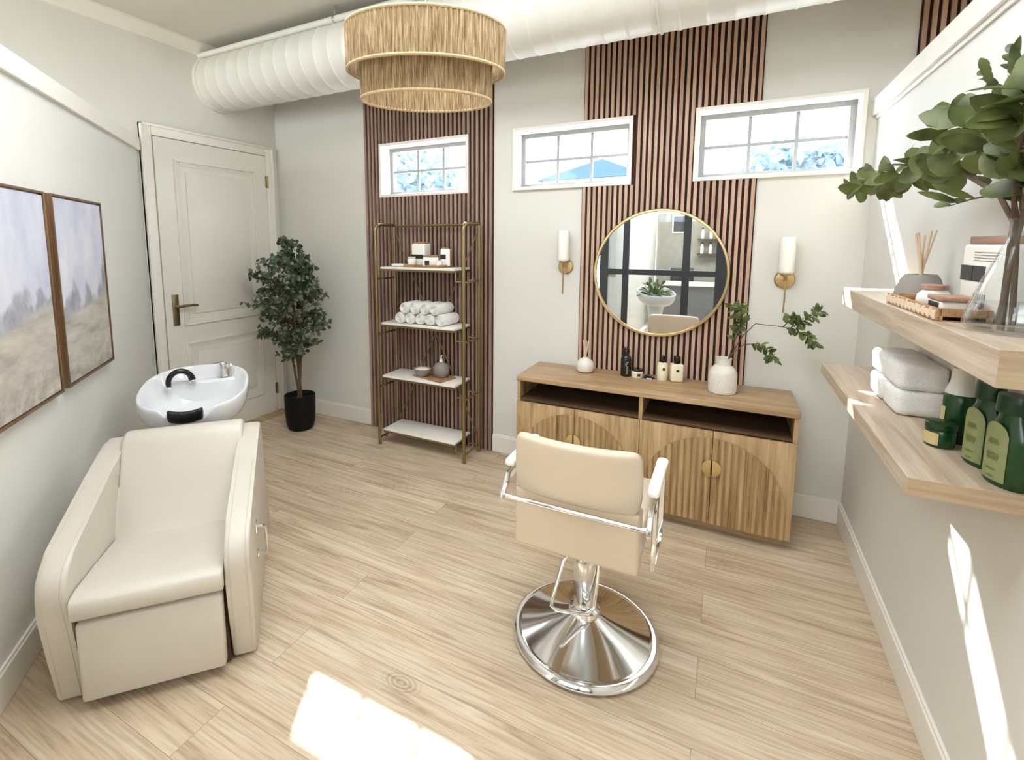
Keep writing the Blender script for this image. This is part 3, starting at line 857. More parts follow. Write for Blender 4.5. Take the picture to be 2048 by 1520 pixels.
for k in range(ntw):
    st = stems[k % 4]
    f = .26+.70*((k//4+random.random())/(ntw/4))
    i0 = min(int(f*24), 23); p0 = st[i0]
    a = k*2.399+random.uniform(-.4, .4)
    z1 = min(1.66, p0.z+random.uniform(.06, .26))
    R = crown_r(z1)*random.uniform(.55, 1.08)
    p3 = clampw((-.03+R*cos(a), -.04+R*sin(a), z1))
    tw_ = []
    for i in range(8):
        q = i/7; m_ = p0.lerp(p3, q); m_.z += .05*sin(pi*q)*.6-.02*q
        tw_.append(clampw(m_+Vector((random.gauss(0, .006), random.gauss(0, .006), random.gauss(0, .006)))))
    b.tube(tw_, [.0032*(1-.7*i/7) for i in range(8)], 5)
    leafy(tw_, .20, .040); leafy(tw_, .45, .038)
put('trunk', b, M['bark'], t)
put('foliage', lb, M['eucalyptus'], t, True)

# ================================================================== BRASS SHELF RACK
EX0, EX1, EY0, EY1 = 1.372, 2.135, -.305, -.065
SZ = (1.415, .985, .565, .130)
t = thing('shelf_rack', 'brass tube shelf rack with four white shelves against the slatted wall', 'shelf unit', ((EX0+EX1)/2, (EY0+EY1)/2, 0))
ox, oy = (EX0+EX1)/2, (EY0+EY1)/2
def loc(x, y, z): return (x-ox, y-oy, z)
TOP = 1.735; rr = .0125
for x in (EX0, EX1):
    b = B(); R = .055
    pts = [loc(x, EY0, 0), loc(x, EY0, .4), loc(x, EY0, 1.0), loc(x, EY0, TOP-R)]
    pts += [loc(x, EY0+R-R*cos(a), TOP-R+R*sin(a)) for a in [pi/2*i/6 for i in range(1, 7)]]
    pts += [loc(x, EY1, TOP), ]
    b.tube(pts, rr, 10)
    b.tube([loc(x, EY1, TOP), loc(x, EY1, 0)], rr, 10)
    b.tube([loc(x, EY0, .06), loc(x, EY1, .06)], .006, 8)
    put('side_frame', b, M['agedbrass'], t)
b = B(); b.tube([loc(EX0, EY1, TOP-.005), loc(EX1, EY1, TOP-.005)], .009, 10); put('top_crossbar', b, M['agedbrass'], t)
b = B(); b.tube([loc(EX0, EY1, TOP-.03), loc(EX1, EY1, .10)], .0052, 6); put('wire_brace', b, M['agedbrass'], t)
b = B(); b.tube([loc(EX1, EY1+.006, TOP-.03), loc(EX0, EY1+.006, .10)], .0052, 6); put('wire_brace', b, M['agedbrass'], t)
sx0, sx1, sy0, sy1 = 1.400, 2.050, -.290, -.045
for i, z in enumerate(SZ):
    b = B(); b.box(sx0-ox, sx1-ox, sy0-oy, sy1-oy, z-.016, z, .002); s_ = put('shelf_board', b, M['marble'], t)
    b = B(); e = .008
    for (a0, a1, c0, c1) in ((sx0, sx1, sy0, sy0+e), (sx0, sx1, sy1-e, sy1), (sx0, sx0+e, sy0+e, sy1-e), (sx1-e, sx1, sy0+e, sy1-e)):
        b.box(a0-ox, a1-ox, c0-oy, c1-oy, z-.030, z-.0165)
    put('shelf_rim', b, M['agedbrass'], s_, False)
    zb = z-.095 if i < 3 else z-.075
    for x, xi in ((EX0, sx0+.004), (EX1, sx1-.004)):
        b = B()
        b.tube([loc(xi, sy0+.03, z-.022), loc(xi, sy0+.03, zb), loc(x, sy0+.03, zb)], .0065, 8)
        b.tube([loc(x, EY0, zb), loc(x, EY1, zb)], .0075, 8)
        b.tube([loc(xi, sy1-.03, z-.022), loc(xi, sy1-.03, zb), loc(x, sy1-.03, zb)], .0055, 8)
        put('shelf_bracket', b, M['agedbrass'], s_)

# things on the rack, top shelf
zt = SZ[0]
t = thing('trinket_tray', 'low woven tray of bottles on the rack top shelf', 'tray', (1.755, -.165, zt))
b = B(); b.box(-.17, .17, -.085, .085, .0, .008, .003); b.box(-.17, .17, -.085, -.079, .008, .020, .002); b.box(-.17, .17, .079, .085, .008, .020, .002)
b.box(-.17, -.164, -.079, .079, .008, .020, .002); b.box(.164, .17, -.079, .079, .008, .020, .002)
put('tray_body', b, M['traywood'], t)
zt += .008
def jar(name, label, cat, loc_, r, h, mat, capr, caph, capmat, sq=False, mark=None, markmat=None, neck=.0, yaw=.5):
    t = thing(name, label, cat, loc_, yaw)
    b = B()
    if sq: b.box(-r, r, -r*.8, r*.8, 0, h, min(.012, r*.3), 3)
    else: b.lathe([(r*.92, 0), (r, .004), (r, h*.86), (r*.9, h*.95), (max(capr*.85, r*.5), h)], 28)
    put('body', b, mat, t)
    if caph:
        b = B()
        if sq and capr > r*.8: b.box(-capr, capr, -capr*.8, capr*.8, h, h+caph, .003, 2)
        else: b.lathe([(capr*.9, h), (capr, h+.003), (capr, h+caph-.003), (capr*.93, h+caph)], 22)
        put('cap', b, capmat, t)
    if mark:
        x0, x1, z0, z1 = mark
        b = B()
        if sq: b.box(x0, x1, -r*.8-.0012, -r*.8+.001, z0, z1)
        else:
            n = 8; a0, a1 = -pi/2+x0/r, -pi/2+x1/r; R = r+.0012
            for i in range(n):
                p, q = a0+(a1-a0)*i/n, a0+(a1-a0)*(i+1)/n
                b.quad((R*cos(p), R*sin(p), z0), (R*cos(q), R*sin(q), z0), (R*cos(q), R*sin(q), z1), (R*cos(p), R*sin(p), z1))
        put('label_block', b, markmat or M['ink'], t, False)
    return t
jar('square_bottle', 'tallest white bottle with a black label block on the rack top shelf', 'bottle', (1.668, -.125, zt), .060, .168, M['plastic'], .052, .010, M['lidwood'], True, (-.060, .050, .055, .085), yaw=0)
jar('soap_dish_jar', 'squat white jar in front of the tallest bottle on the top shelf', 'jar', (1.638, -.2095, zt), .033, .058, M['plastic'], .031, .012, M['clear'])
jar('cream_jar', 'wide white jar with black square labels on the rack top shelf', 'jar', (1.797, -.190, zt), .058, .070, M['plastic'], .055, .012, M['lidwood'], True, (-.044, -.010, .012, .045))
jar('lotion_bottle', 'narrow white bottle with black label at right of top shelf', 'bottle', (1.898, -.150, zt), .036, .130, M['plastic'], .028, .010, M['lidwood'], True, (-.036, .004, .055, .088))
jar('small_pot', 'tiny white pot at the right end of the top shelf tray', 'jar', (1.888, -.226, zt), .024, .040, M['plastic'], .020, .008, M['clear'])
b = B(); b.lathe([(.035, 0), (.055, .006), (.062, .020), (.058, .022), (.05, .010), (.01, .006)], 30, sx=1.25, sy=.7)
o = put('soap_dish', b, M['plastic']); o.location = (1.535, -.222, SZ[0]); tag(o, 'shallow white oval dish at the left of the top shelf', 'dish')

# rolled towels on the second shelf
def rolled_mesh():
    b = B(); prof = []
    R, L = .043, .205
    for k in range(8):  # coil ridges on the front end
        r = .004+R*.86*k/8
        prof += [(r, -.004 if k % 2 else .004)]
    prof += [(R*.93, .002), (R, .012), (R*1.01, L*.5), (R, L-.012), (R*.9, L), (.004, L)]
    b.lathe(prof, 26, mat=Matrix.Rotation(-pi/2, 4, 'X'))
    random.seed(3)
    return b.pushed(lambda c: c+Vector((mnoise.noise(c*22)*.004, 0, mnoise.noise(c*22+Vector((5, 2, 1)))*.004)))
rb = rolled_mesh(); proto = put('rolled_towel', rb, M['towel'], None, True, 0, 70)
zt = SZ[1]; first = True
nm_b = ['leftmost', 'second from the left', 'middle', 'second from the right', 'rightmost']
nm_t = ['leftmost', 'second from the left', 'third from the left', 'rightmost']
for row, (names_, x0, z) in enumerate(((nm_b, 1.560, zt+.045), (nm_t, 1.605, zt+.045+.077))):
    for k, nm in enumerate(names_):
        o = proto if first else proto.copy()
        if not first: COL.objects.link(o)
        first = False
        o.location = (x0+k*.0892, -.275+.006*((k*7) % 3), z); o.rotation_euler = (0, .9*k, -.06)
        tag(o, '%s rolled white towel in the %s row on the rack' % (nm, 'bottom' if row == 0 else 'top'), 'towel', 'rolled towels on the second shelf')

# third shelf: wooden tray, bowl and jug
zt = SZ[2]
b = B(); b.box(-.15, .15, -.085, .085, 0, .007, .003); b.box(-.150, .150, -.085, -.077, .007, .014, .003); b.box(-.15, .15, .077, .085, .007, .014, .003)
o = put('serving_tray', b, M['traywood']); o.location = (1.80, -.165, zt); o.rotation_euler = (0, 0, -.25)
tag(o, 'flat brown wooden tray on the third shelf of the rack', 'tray')
t = thing('soap_bowl', 'small grey bowl with white inside on the third shelf tray', 'bowl', (1.712, -.195, zt+.0075))
b = B(); b.lathe([(.030, 0), (.036, .002), (.060, .030), (.072, .062), (.066, .062), (.048, .036), (.008, .030)], 24, sy=.85); put('bowl_shell', b, M['greystone'], t)
b = B(); b.lathe([(.046, .036), (.060, .054), (.038, .064), (.004, .068)], 24, sy=.85); put('white_filling', b, M['plastic'], t)
t = thing('stoneware_jug', 'round grey stoneware bottle with white stopper on the third shelf', 'bottle', (1.848, -.140, zt+.0075))
b = B(); b.lathe([(.042, 0), (.056, .012), (.064, .045), (.063, .075), (.050, .100), (.022, .112), (.014, .118)], 14); put('jug_body', b, M['greystone'], t)
b = B(); b.lathe([(.014, .112), (.013, .130), (.008, .14)], 14); b.tube([(0, 0, .135), (0, 0, .165), (.02, -.02, .172)], [.007, .006, .004], 8); put('stopper', b, M['plastic'], t)

# ================================================================== ROUND MIRROR
t = thing('round_mirror', 'large round mirror with thin gold frame above the cabinet', 'mirror', (3.380, -.024, 1.407))
RXm = Matrix.Rotation(pi/2, 4, 'X')
b = B(); b.lathe([(.384, 0), (.384, .022), (.387, .026), (.398, .026), (.401, .022), (.401, 0)], 96, mat=RXm, cap0=False, cap1=False); put('mirror_frame', b, M['brass'], t)
b = B(); b.lathe([(.385, .0), (.385, .015)], 96, mat=RXm); put('mirror_glass', b, M['mirror'], t, True, 0, 30)

# ================================================================== WALL SCONCES
def sconce(x, z, label):
    t = thing('wall_sconce', label, 'wall lamp', (x, 0, z), 0, 'sconces beside the mirror')
    b = B(); b.lathe([(.052, 0), (.052, .010), (.046, .016), (.012, .018)], 36, mat=RXm); put('back_plate', b, M['brass'], t)
    b = B(); b.tube([(0, -.015, 0), (0, -.055, 0), (-.001, -.066, .010), (-.001, -.068, .030)], .009, 10)
    b.tube([(0, -.066, .0), (0, -.066, -.120), (-.002, -.066, -.185)], .0045, 8); put('stem', b, M['brass'], t)
    b = B(); b.lathe([(.014, .026), (.024, .030), (.024, .042)], 18, (-.001, -.068, 0)); put('lamp_socket', b, M['brass'], t)
    b = B(); n = 48
    pr = [(.026, .036), (.038, .040), (.040, .050), (.040, .235), (.037, .240), (.035, .235), (.035, .050)]
    b.lathe(pr, n, (-.001, -.068, 0), cap0=False, cap1=False)
    i = 0
    for v in b.bm.verts:
        if (i % n) % 2: v.co.x = -.001+(v.co.x+.001)*.955; v.co.y = -.068+(v.co.y+.068)*.955
        i += 1
    put('glass_shade', b, M['opal'], t, True, 0, 80)
    return t
sconce(2.775, 1.437, 'brass wall sconce with white glass shade left of the round mirror')
sconce(4.058, 1.390, 'brass wall sconce with white glass shade right of the round mirror')

# ================================================================== CABINET
CX0, CX1, CYF, CYB, CZ = 2.600, 4.130, -.430, -.022, .752
cw = CX1-CX0
t = thing('sideboard', 'oak sideboard with arched fluted doors and brass half moon handles', 'cabinet', ((CX0+CX1)/2, (CYF+CYB)/2, 0))
ox, oy = (CX0+CX1)/2, (CYF+CYB)/2
yf, yb = CYF-oy, CYB-oy; hw = cw/2
b = B(); b.box(-hw-.004, hw+.004, yf-.012, yb, CZ-.034, CZ, .006, 3); put('worktop', b, M['oak'], t)
b = B(); ZD = .600   # top of doors / shelf floor
b.box(-hw, -hw+.020, yf, yb, .06, CZ-.034); put('side_panel', b, M['oakz'], t, False)
b = B(); b.box(hw-.020, hw, yf, yb, .06, CZ-.034); put('side_panel', b, M['oakz'], t, False)
b = B(); b.box(-.010, .010, yf, yb, .06, CZ-.034); put('divider_panel', b, M['oakz'], t, False)
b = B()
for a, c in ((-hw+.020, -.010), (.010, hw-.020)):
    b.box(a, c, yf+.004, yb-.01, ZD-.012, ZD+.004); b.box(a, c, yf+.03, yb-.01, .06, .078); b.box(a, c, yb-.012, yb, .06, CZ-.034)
put('shelf_floor', b, M['oakshade'], t, False)
b = B(); b.box(-hw+.03, hw-.03, yf+.045, yb, 0, .06); put('plinth', b, M['oak'], t, False)
# doors: two pairs, fluted inside an arch shared by each pair
for pi_, (a, c) in enumerate(((-hw+.002, -.001), (.001, hw-.002))):
    mid = (a+c)/2; R = (c-a)/2-.022; zb, zt_ = .062, ZD-.014
    zarc = zt_-.035-R if (zt_-.035-R) > zb+.05 else zb+.06
    Rz = zt_-.035-zarc
    for d, (p, q) in enumerate(((a, mid-.0015), (mid+.0015, c))):
        b = B(); b.box(p, q, yf-.018, yf, zb, zt_, .002)
        dd = put('door', b, M['oakz'], t)
        b = B(); n = 11; inner = (mid-.004, mid-R) if d == 0 else (mid+.004, mid+R)
        x0_, x1_ = min(inner), max(inner); pw = (x1_-x0_)/n
        for i in range(n):
            xa = x0_+pw*i; xm = xa+pw/2; u = (xm-mid)/R
            top = zarc+Rz*sqrt(max(0.0, 1-u*u))
            if top < zb+.03: continue
            y0 = yf-.018
            pr = [(xa+.002, y0+.002), (xa+pw*.16, y0-.009), (xa+pw*.5, y0-.014), (xa+pw*.84, y0-.009), (xa+pw-.002, y0+.002)]
            tl = zarc+Rz*sqrt(max(0.0, 1-((xa-mid)/R)**2)); tr_ = zarc+Rz*sqrt(max(0.0, 1-((xa+pw-mid)/R)**2))
            v0 = [b.bm.verts.new((px, py, zb+.006)) for px, py in pr]
            v1 = [b.bm.verts.new((px, py, tl+(tr_-tl)*(px-xa)/pw)) for px, py in pr]
            for k in range(4): b.bm.faces.new((v0[k], v0[k+1], v1[k+1], v1[k]))
            b.bm.faces.new(v1); b.bm.faces.new(list(reversed(v0)))
            b.bm.faces.new((v0[4], v0[0], v1[0], v1[4]))
        put('fluting', b, M['oakz'], dd, True, 0, 60)
        b = B(); s_ = -1 if d == 0 else 1; zh = .385
        poly_ = [(mid+s_*(.004+.044*sin(pi*i/14)), zh+.047*cos(pi*i/14)) for i in range(15)]
        b.prism(poly_, 'y', yf-.040, yf-.028, .002, 2); put('half_moon_handle', b, M['gold'], dd)

# things on the sideboard
zt = CZ
def diffuser(name, label, loc_, r, h, mat, reeds, rl, rmat, flat=False, spread=.28):
    t = thing(name, label, 'reed diffuser', loc_)
    b = B()
    if flat: b.lathe([(r*.86, 0), (r*.98, h*.06), (r, h*.14), (r*.93, h*.42), (r*.72, h*.86), (r*.60, h), (r*.52, h), (r*.50, h*.8), (.01, h*.78)], 40)
    else: b.lathe([(r*.55, 0), (r*.85, h*.08), (r, h*.35), (r*.92, h*.62), (r*.62, h*.86), (r*.30, h*.95), (r*.26, h), (r*.20, h), (r*.18, h*.9), (.002, h*.88)], 32)
    put('vessel', b, mat, t)
    for k in range(reeds):
        a = 2*pi*k/reeds+.4; ex = spread*(.55+.45*((k*37) % 10)/10)
        p0 = Vector((cos(a+2.6)*r*.08, sin(a+2.6)*r*.08, h*.75))
        d = Vector((cos(a)*ex, sin(a)*ex*.8, 1)).normalized()
        b = B(); b.tube([p0, p0+d*rl*(.9+.02*k)], .0028, 7); put('reed', b, rmat, t)
    return t
diffuser('reed_diffuser', 'small white pebble reed diffuser at left end of the sideboard', (2.965, -.150, zt), .060, .098, M['whitestone'], 6, .145, M['reed'])
t = thing('pump_bottle', 'slim glossy black bottle on the sideboard below the mirror', 'bottle', (3.222, -.130, zt))
b = B(); b.lathe([(.030, 0), (.033, .004), (.033, .105), (.028, .125), (.017, .135)], 24); put('body', b, M['blackgloss'], t)
b = B(); b.lathe([(.017, .135), (.018, .150), (.020, .152), (.020, .172), (.012, .182), (.010, .186)], 18); put('cap', b, M['blackgloss'], t)
random.seed(5)
b = B()
for k in range(9):   # white scribble lettering running up the bottle
    z = .02+k*.009; a0 = -pi/2+.15+random.uniform(-.15, .15)
    b.tube([(.0336*cos(a0+q*.11), .0336*sin(a0+q*.11), z+.006*((q+k) % 2)) for q in range(4)], .0009, 5)
put('script_lettering', b, M['plastic'], t)
jar('cream_pot', 'small cream jar with black lid on the sideboard', 'jar', (3.292, -.125, zt), .036, .040, M['creamplastic'], .034, .014, M['blackgloss'], False, (-.009, .009, .012, .028), None, yaw=.45)
t = thing('hair_clip', 'small black hair clips lying between jar and cream bottles', 'hair clip', (3.365, -.125, zt))
b = B(); b.tube([(-.03, 0, .008), (0, .004, .020), (.03, 0, .010)], [.006, .009, .005], 8); put('upper_jaw', b, M['blackgloss'], t)
b = B(); b.tube([(-.03, -.012, .007), (.0, -.016, .008), (.035, -.010, .007)], [.006, .007, .004], 8); put('lower_jaw', b, M['blackgloss'], t)
b = B(); b.box(-.012, .022, -.036, -.022, .0, .008, .002); put('clip_spring', b, M['steel'], t)
t = jar('shampoo_bottle', 'left cream bottle with round black cap on the sideboard', 'bottle', (3.440, -.125, zt), .031, .112, M['creamplastic'], .014, .026, M['blackgloss'], False, (-.007, .007, .066, .082), None, yaw=.4)
b = B(); b.lathe([(.016, .138), (.017, .142), (.016, .150), (.009, .153)], 18); put('cap_top', b, M['blackgloss'], t)
t = jar('shampoo_bottle', 'right cream bottle with square black cap on the sideboard', 'bottle', (3.522, -.120, zt), .036, .112, M['creamplastic'], .020, .046, M['blackgloss'], True, (-.009, .008, .066, .078), None, yaw=.35)
t = thing('branch_vase', 'white textured bottle vase near the right end of the sideboard', 'vase', (3.775, -.235, zt))
b = B(); b.lathe([(.064, 0), (.070, .004), (.072, .02), (.072, .118), (.066, .134), (.044, .156), (.040, .160), (.040, .194), (.043, .200), (.034, .200), (.032, .165), (.002, .10)], 44)
i = 0
for v in b.bm.verts:
    if .015 < v.co.z < .12:
        pass
put('vase_body', b, M['whitestone'], t)
b = B()
for k in range(30):   # incised slanting ribs
    a = 2*pi*k/30; b.tube([(.0722*cos(a+q*.07), .0722*sin(a+q*.07), .012+q*.014) for q in range(8)], .0012, 5)
put('rib_texture', b, M['whitestone'], t)
random.seed(11)
t = thing('leafy_branch', 'green leafy twigs standing in the white bottle vase', 'branch', (3.775, -.235, zt+.10))
o3 = Vector((3.775, -.235, zt+.10))
b = B(); lb = B()
paths = [
    [(3.775, -.235, .852), (3.81, -.24, 1.0), (3.835, -.24, 1.10), (3.83, -.235, 1.19), (3.80, -.23, 1.25)],
    [(3.780, -.230, .852), (3.82, -.225, .99), (3.86, -.22, 1.08), (3.92, -.21, 1.155), (4.02, -.205, 1.148), (4.10, -.20, 1.14), (4.17, -.20, 1.10), (4.20, -.20, 1.06)],
    [(4.085, -.20, 1.142), (4.12, -.21, 1.175), (4.18, -.21, 1.21), (4.215, -.20, 1.25)],
    [(3.775, -.240, .852), (3.81, -.26, .98), (3.87, -.27, 1.045), (3.94, -.27, 1.055), (4.00, -.27, 1.01), (4.01, -.27, .975)],
    [(3.83, -.24, 1.10), (3.85, -.25, 1.17), (3.845, -.25, 1.23), (3.83, -.25, 1.26)],
    [(4.05, -.205, 1.145), (4.075, -.2, 1.18), (4.10, -.2, 1.205)],
]
starts = (.40, .66, .15, .5, .05, .3)
for pth, st in zip(paths, starts):
    P_ = [Vector(p)-o3 for p in pth]
    b.tube(P_, [.0032-.0022*i/len(P_) for i in range(len(P_))], 6)
    tot = 34
    for k in range(tot):
        f = st+(1-st)*k/(tot-1); g = f*(len(P_)-1); i0 = min(int(g), len(P_)-2)
        q = P_[i0].lerp(P_[i0+1], g-i0); ax = (P_[i0+1]-P_[i0]).normalized()
        s = Matrix.Rotation(random.uniform(0, 2*pi), 3, ax) @ ax.orthogonal().normalized()
        dd = (s*1.0+ax*random.uniform(.1, .8)+Vector((0, 0, -.15))).normalized()
        L = random.uniform(.032, .052)
        lb.leaf(q, dd, (random.gauss(0, .6), -1, random.gauss(.6, .5)), L, L*.48, .15)
put('twigs', b, M['bark'], t); put('leaves', lb, M['lightleaf'], t)

# ================================================================== STYLING CHAIR
t = thing('styling_chair', 'cream salon styling chair on a round chrome base', 'chair', (3.325, -1.455, 0))
ox, oy = 3.325, -1.455
b = B(); b.lathe([(.272, 0), (.286, .004), (.292, .014), (.289, .026), (.278, .034), (.268, .033), (.255, .036), (.18, .058), (.10, .088), (.062, .106), (.058, .108), (.01, .108)], 96); put('base_disc', b, M['chrome'], t)
b = B(); b.lathe([(.060, .104), (.064, .112), (.060, .126), (.046, .134), (.044, .14)], 40); put('base_collar', b, M['chrome'], t)
b = B(); b.lathe([(.040, .12), (.040, .225)], 32); cl = put('hydraulic_column', b, M['chrome'], t)
b = B(); b.lathe([(.044, .215), (.047, .225), (.052, .335), (.046, .35), (.036, .355), (.036, .45)], 32); put('column_sleeve', b, M['steel'], t)
b = B(); b.tube([(-.055, -.02, .372), (-.075, -.06, .340), (-.098, -.125, .205), (-.098, -.135, .185), (-.080, -.138, .178), (.0, -.085, .152), (.03, -.07, .15), (.048, -.045, .165), (.055, -.02, .30), (.055, -.015, .365)], .0075, 10)
pl_ = put('pump_lever', b, M['chrome'], t)
b = B(); b.box(-.062, .062, -.045, .03, .355, .385, .008, 2); put('lever_yoke', b, M['chrome'], pl_)
b = B(); b.box(-.13, .13, -.13, .16, .445, .475, .006); put('seat_plate', b, M['steel'], t)
# seat block
b = B(); b.box(-.222, .232, -.205, .285, .485, .600, .028, 4); put('seat_cushion', b, M['leather2'], t)
# lower back pad
b = B(); b.box(-.213, .234, -.246, -.172, .482, .705, .014, 3); put('lower_back_pad', b, M['leather2'], t)
# curved upper back
b = B(); nx = 14; rows = []
sec = [(.004, .694), (-.024, .694), (-.040, .700), (-.045, .716), (-.050, .80), (-.057, .895), (-.055, .910), (-.046, .918), (-.022, .918), (-.010, .910), (-.006, .895), (.006, .80), (.014, .71)]
for i in range(nx+1):
    u = -1+2*i/nx; s_ = 1.0; edge = abs(u)
    cy = -.236+.034*u*u
    row = []
    cym = sum(p[0] for p in sec)/len(sec); czm = .81
    sh = 1.0 if edge < .9 else (.975 if edge < .999 else .93)
    for (yy, zz) in sec:
        row.append(b.bm.verts.new((.011+u*.222+(.006*u if edge > .9 else 0), -.006*(1-u*u)*(zz > .85)+cy+(cym+(yy-cym)*(1 if edge < .999 else .55)), czm+(zz-czm)*sh)))
    rows.append(row)
for i in range(nx):
    for k in range(len(sec)):
        l = (k+1) % len(sec); b.bm.faces.new((rows[i][k], rows[i][l], rows[i+1][l], rows[i+1][k]))
b.bm.faces.new(rows[0]); b.bm.faces.new(list(reversed(rows[-1])))
put('backrest', b, M['leather2'], t, True, 2, 80)
# chrome crossbar and arm frames
b = B(); b.tube([(-.245, -.285, .688), (-.22, -.292, .686), (.24, -.292, .686), (.268, -.285, .688)], .0085, 10); put('crossbar', b, M['chrome'], t)
for s_, x in ((-1, -.240), (1, .268)):
    b = B()
    outline = [(-.295, .690), (-.26, .735), (-.02, .760), (.06, .755), (.08, .735), (.06, .50), (.03, .465), (-.10, .455)]
    b.prism([(-.300, .668), (-.300, .692), (-.245, .752), (.06, .772), (.085, .755), (.070, .735), (.052, .748), (-.235, .730), (-.282, .678)], 'x', x-.008, x+.008, .002, 2)
    b.prism([(.085, .755), (.070, .480), (.04, .462), (-.13, .462), (-.13, .478), (.032, .478), (.052, .492), (.066, .755)], 'x', x-.008, x+.008, .002, 2)
    b.box(x-.008, x+.008, -.150, -.132, .46, .745, .002)
    af = put('arm_frame', b, M['chrome'], t)
    b = B(); b.box(x-.020, x+.020, -.235, .050, .768, .798, .012, 3); put('armrest_pad', b, M['plastic'], af)

# ================================================================== RIGHT WALL SHELVES
U0, U1, UX, UZ = -2.09, -.70, 4.215, 1.408
L0, L1, LX, LZ = -1.825, -.55, 4.182, 1.040
b = B(); b.box(UX, W, U0, U1, UZ-.072, UZ, .002); o = put('floating_shelf', b, M['shelfwood'], None, False); tag(o, 'upper thick pale oak floating shelf on the right wall', 'shelf')
b = B(); b.box(UX+.001, W-.001, U0-.0015, U0, UZ-.071, UZ-.001); put('end_band', b, M['shelfend'], o, False)
b = B(); b.box(LX, W, L0, L1, LZ-.046, LZ, .002); o = put('floating_shelf', b, M['shelfwood'], None, False); tag(o, 'lower pale oak floating shelf on the right wall', 'shelf')
b = B(); b.box(LX+.001, W-.001, L0-.0015, L0, LZ-.045, LZ-.001); put('end_band', b, M['shelfend'], o, False)

# upper shelf: live edge tray and what stands on it
t = thing('live_edge_tray', 'rectangular wooden tray with rough bark edge on the upper shelf', 'tray', (4.282, -1.505, UZ))
b = B(); b.box(-.048, .048, -.215, .215, 0, .014, .002)
b.box(-.052, -.042, -.215, .215, 0, .032, .003); b.box(.042, .052, -.215, .215, 0, .032, .003)
b.box(-.042, .042, -.215, -.203, 0, .032, .003); b.box(-.042, .042, .203, .215, 0, .032, .003)
put('tray_body', b, M['traywood'], t)
b = B(); n = 36
for i in range(n):   # rough bark along the front edge
    y = -.212+.424*i/n; h = .012+.014*mnoise.noise(Vector((i*.7, 2, 0)))
    b.box(-.0555, -.0515, y, y+.0118, .004+.003*(i % 3), .014+h, .001)
put('bark_edge', b, M['reed'], t, False)
zt = UZ+.0145
diffuser('reed_diffuser', 'low grey stone reed diffuser behind the wooden tray, upper shelf', (4.334, -1.195, UZ), .068, .088, M['greystone'], 7, .165, M['reed'], True, .30)
t = thing('apothecary_jar', 'round pale jar with flat wooden lid in the middle of the tray', 'jar', (4.284, -1.505, zt))
b = B(); b.lathe([(.030, 0), (.036, .004), (.0385, .018), (.036, .034), (.027, .044), (.025, .048)], 32); put('body', b, M['clear'], t)
b = B(); b.lathe([(.028, .048), (.030, .050), (.030, .059), (.028, .061)], 28); put('wooden_lid', b, M['lidwood'], t)
t = thing('scrub_jar', 'square jar with wooden lid and black label at the tray end', 'jar', (4.284, -1.632, zt))
b = B(); b.box(-.034, .034, -.048, .048, 0, .030, .006, 3); put('body', b, M['clear'], t)
b = B(); b.box(-.036, .036, -.051, .051, .030, .042, .003, 2); put('wooden_lid', b, M['lidwood'], t)
b = B(); b.box(-.0352, -.034, -.030, .040, .006, .026); put('label_block', b, M['ink'], t, False)
# tall white square bottle with wooden lid behind the flask
t = thing('bath_salt_jar', 'tall white square jar with wooden lid behind the glass flask', 'jar', (4.372, -1.61, UZ))
b = B(); b.box(-.032, .034, -.125, .125, 0, .188, .010, 3); put('body', b, M['plastic'], t)
b = B(); b.box(-.028, .030, -.105, .105, .188, .208, .003, 2); put('wooden_lid', b, M['lidwood'], t)
b = B(); b.box(-.0335, -.0315, .052, .122, .092, .132); b.box(-.0335, -.0315, -.02, .048, .092, .132)
put('label_block', b, M['ink'], t, False)
b = B()
for k in range(4): b.box(-.0332, -.0318, -.08, .05, .166-k*.007, .168-k*.007)
put('printed_lines', b, M['greystone'], t, False)
b = B()
for k in range(6): b.box(-.0332, -.0318, -.035+k*.012, -.029+k*.012, .030, .062)
put('printed_bars', b, M['greystone'], t, False)
# glass flask
FC = Vector((4.322, -1.845, UZ))
t = thing('flask_vase', 'clear conical glass flask vase at the near end of the upper shelf', 'vase', FC)
b = B()
b.lathe([(.020, .003), (.066, .003), (.078, .008), (.083, .020), (.081, .034), (.060, .105), (.034, .180), (.026, .205), (.025, .235), (.029, .243),
         (.026, .243), (.0225, .235), (.0235, .205), (.031, .180), (.057, .105), (.078, .034), (.079, .020), (.074, .010), (.02, .006)], 48)
put('flask', b, M['vaseglass'], t, True, 0, 80)
b = B(); b.lathe([(.072, .010), (.078, .020), (.076, .034), (.067, .062), (.01, .062)], 40); put('water', b, M['vaseglass'], t, True, 0, 50)

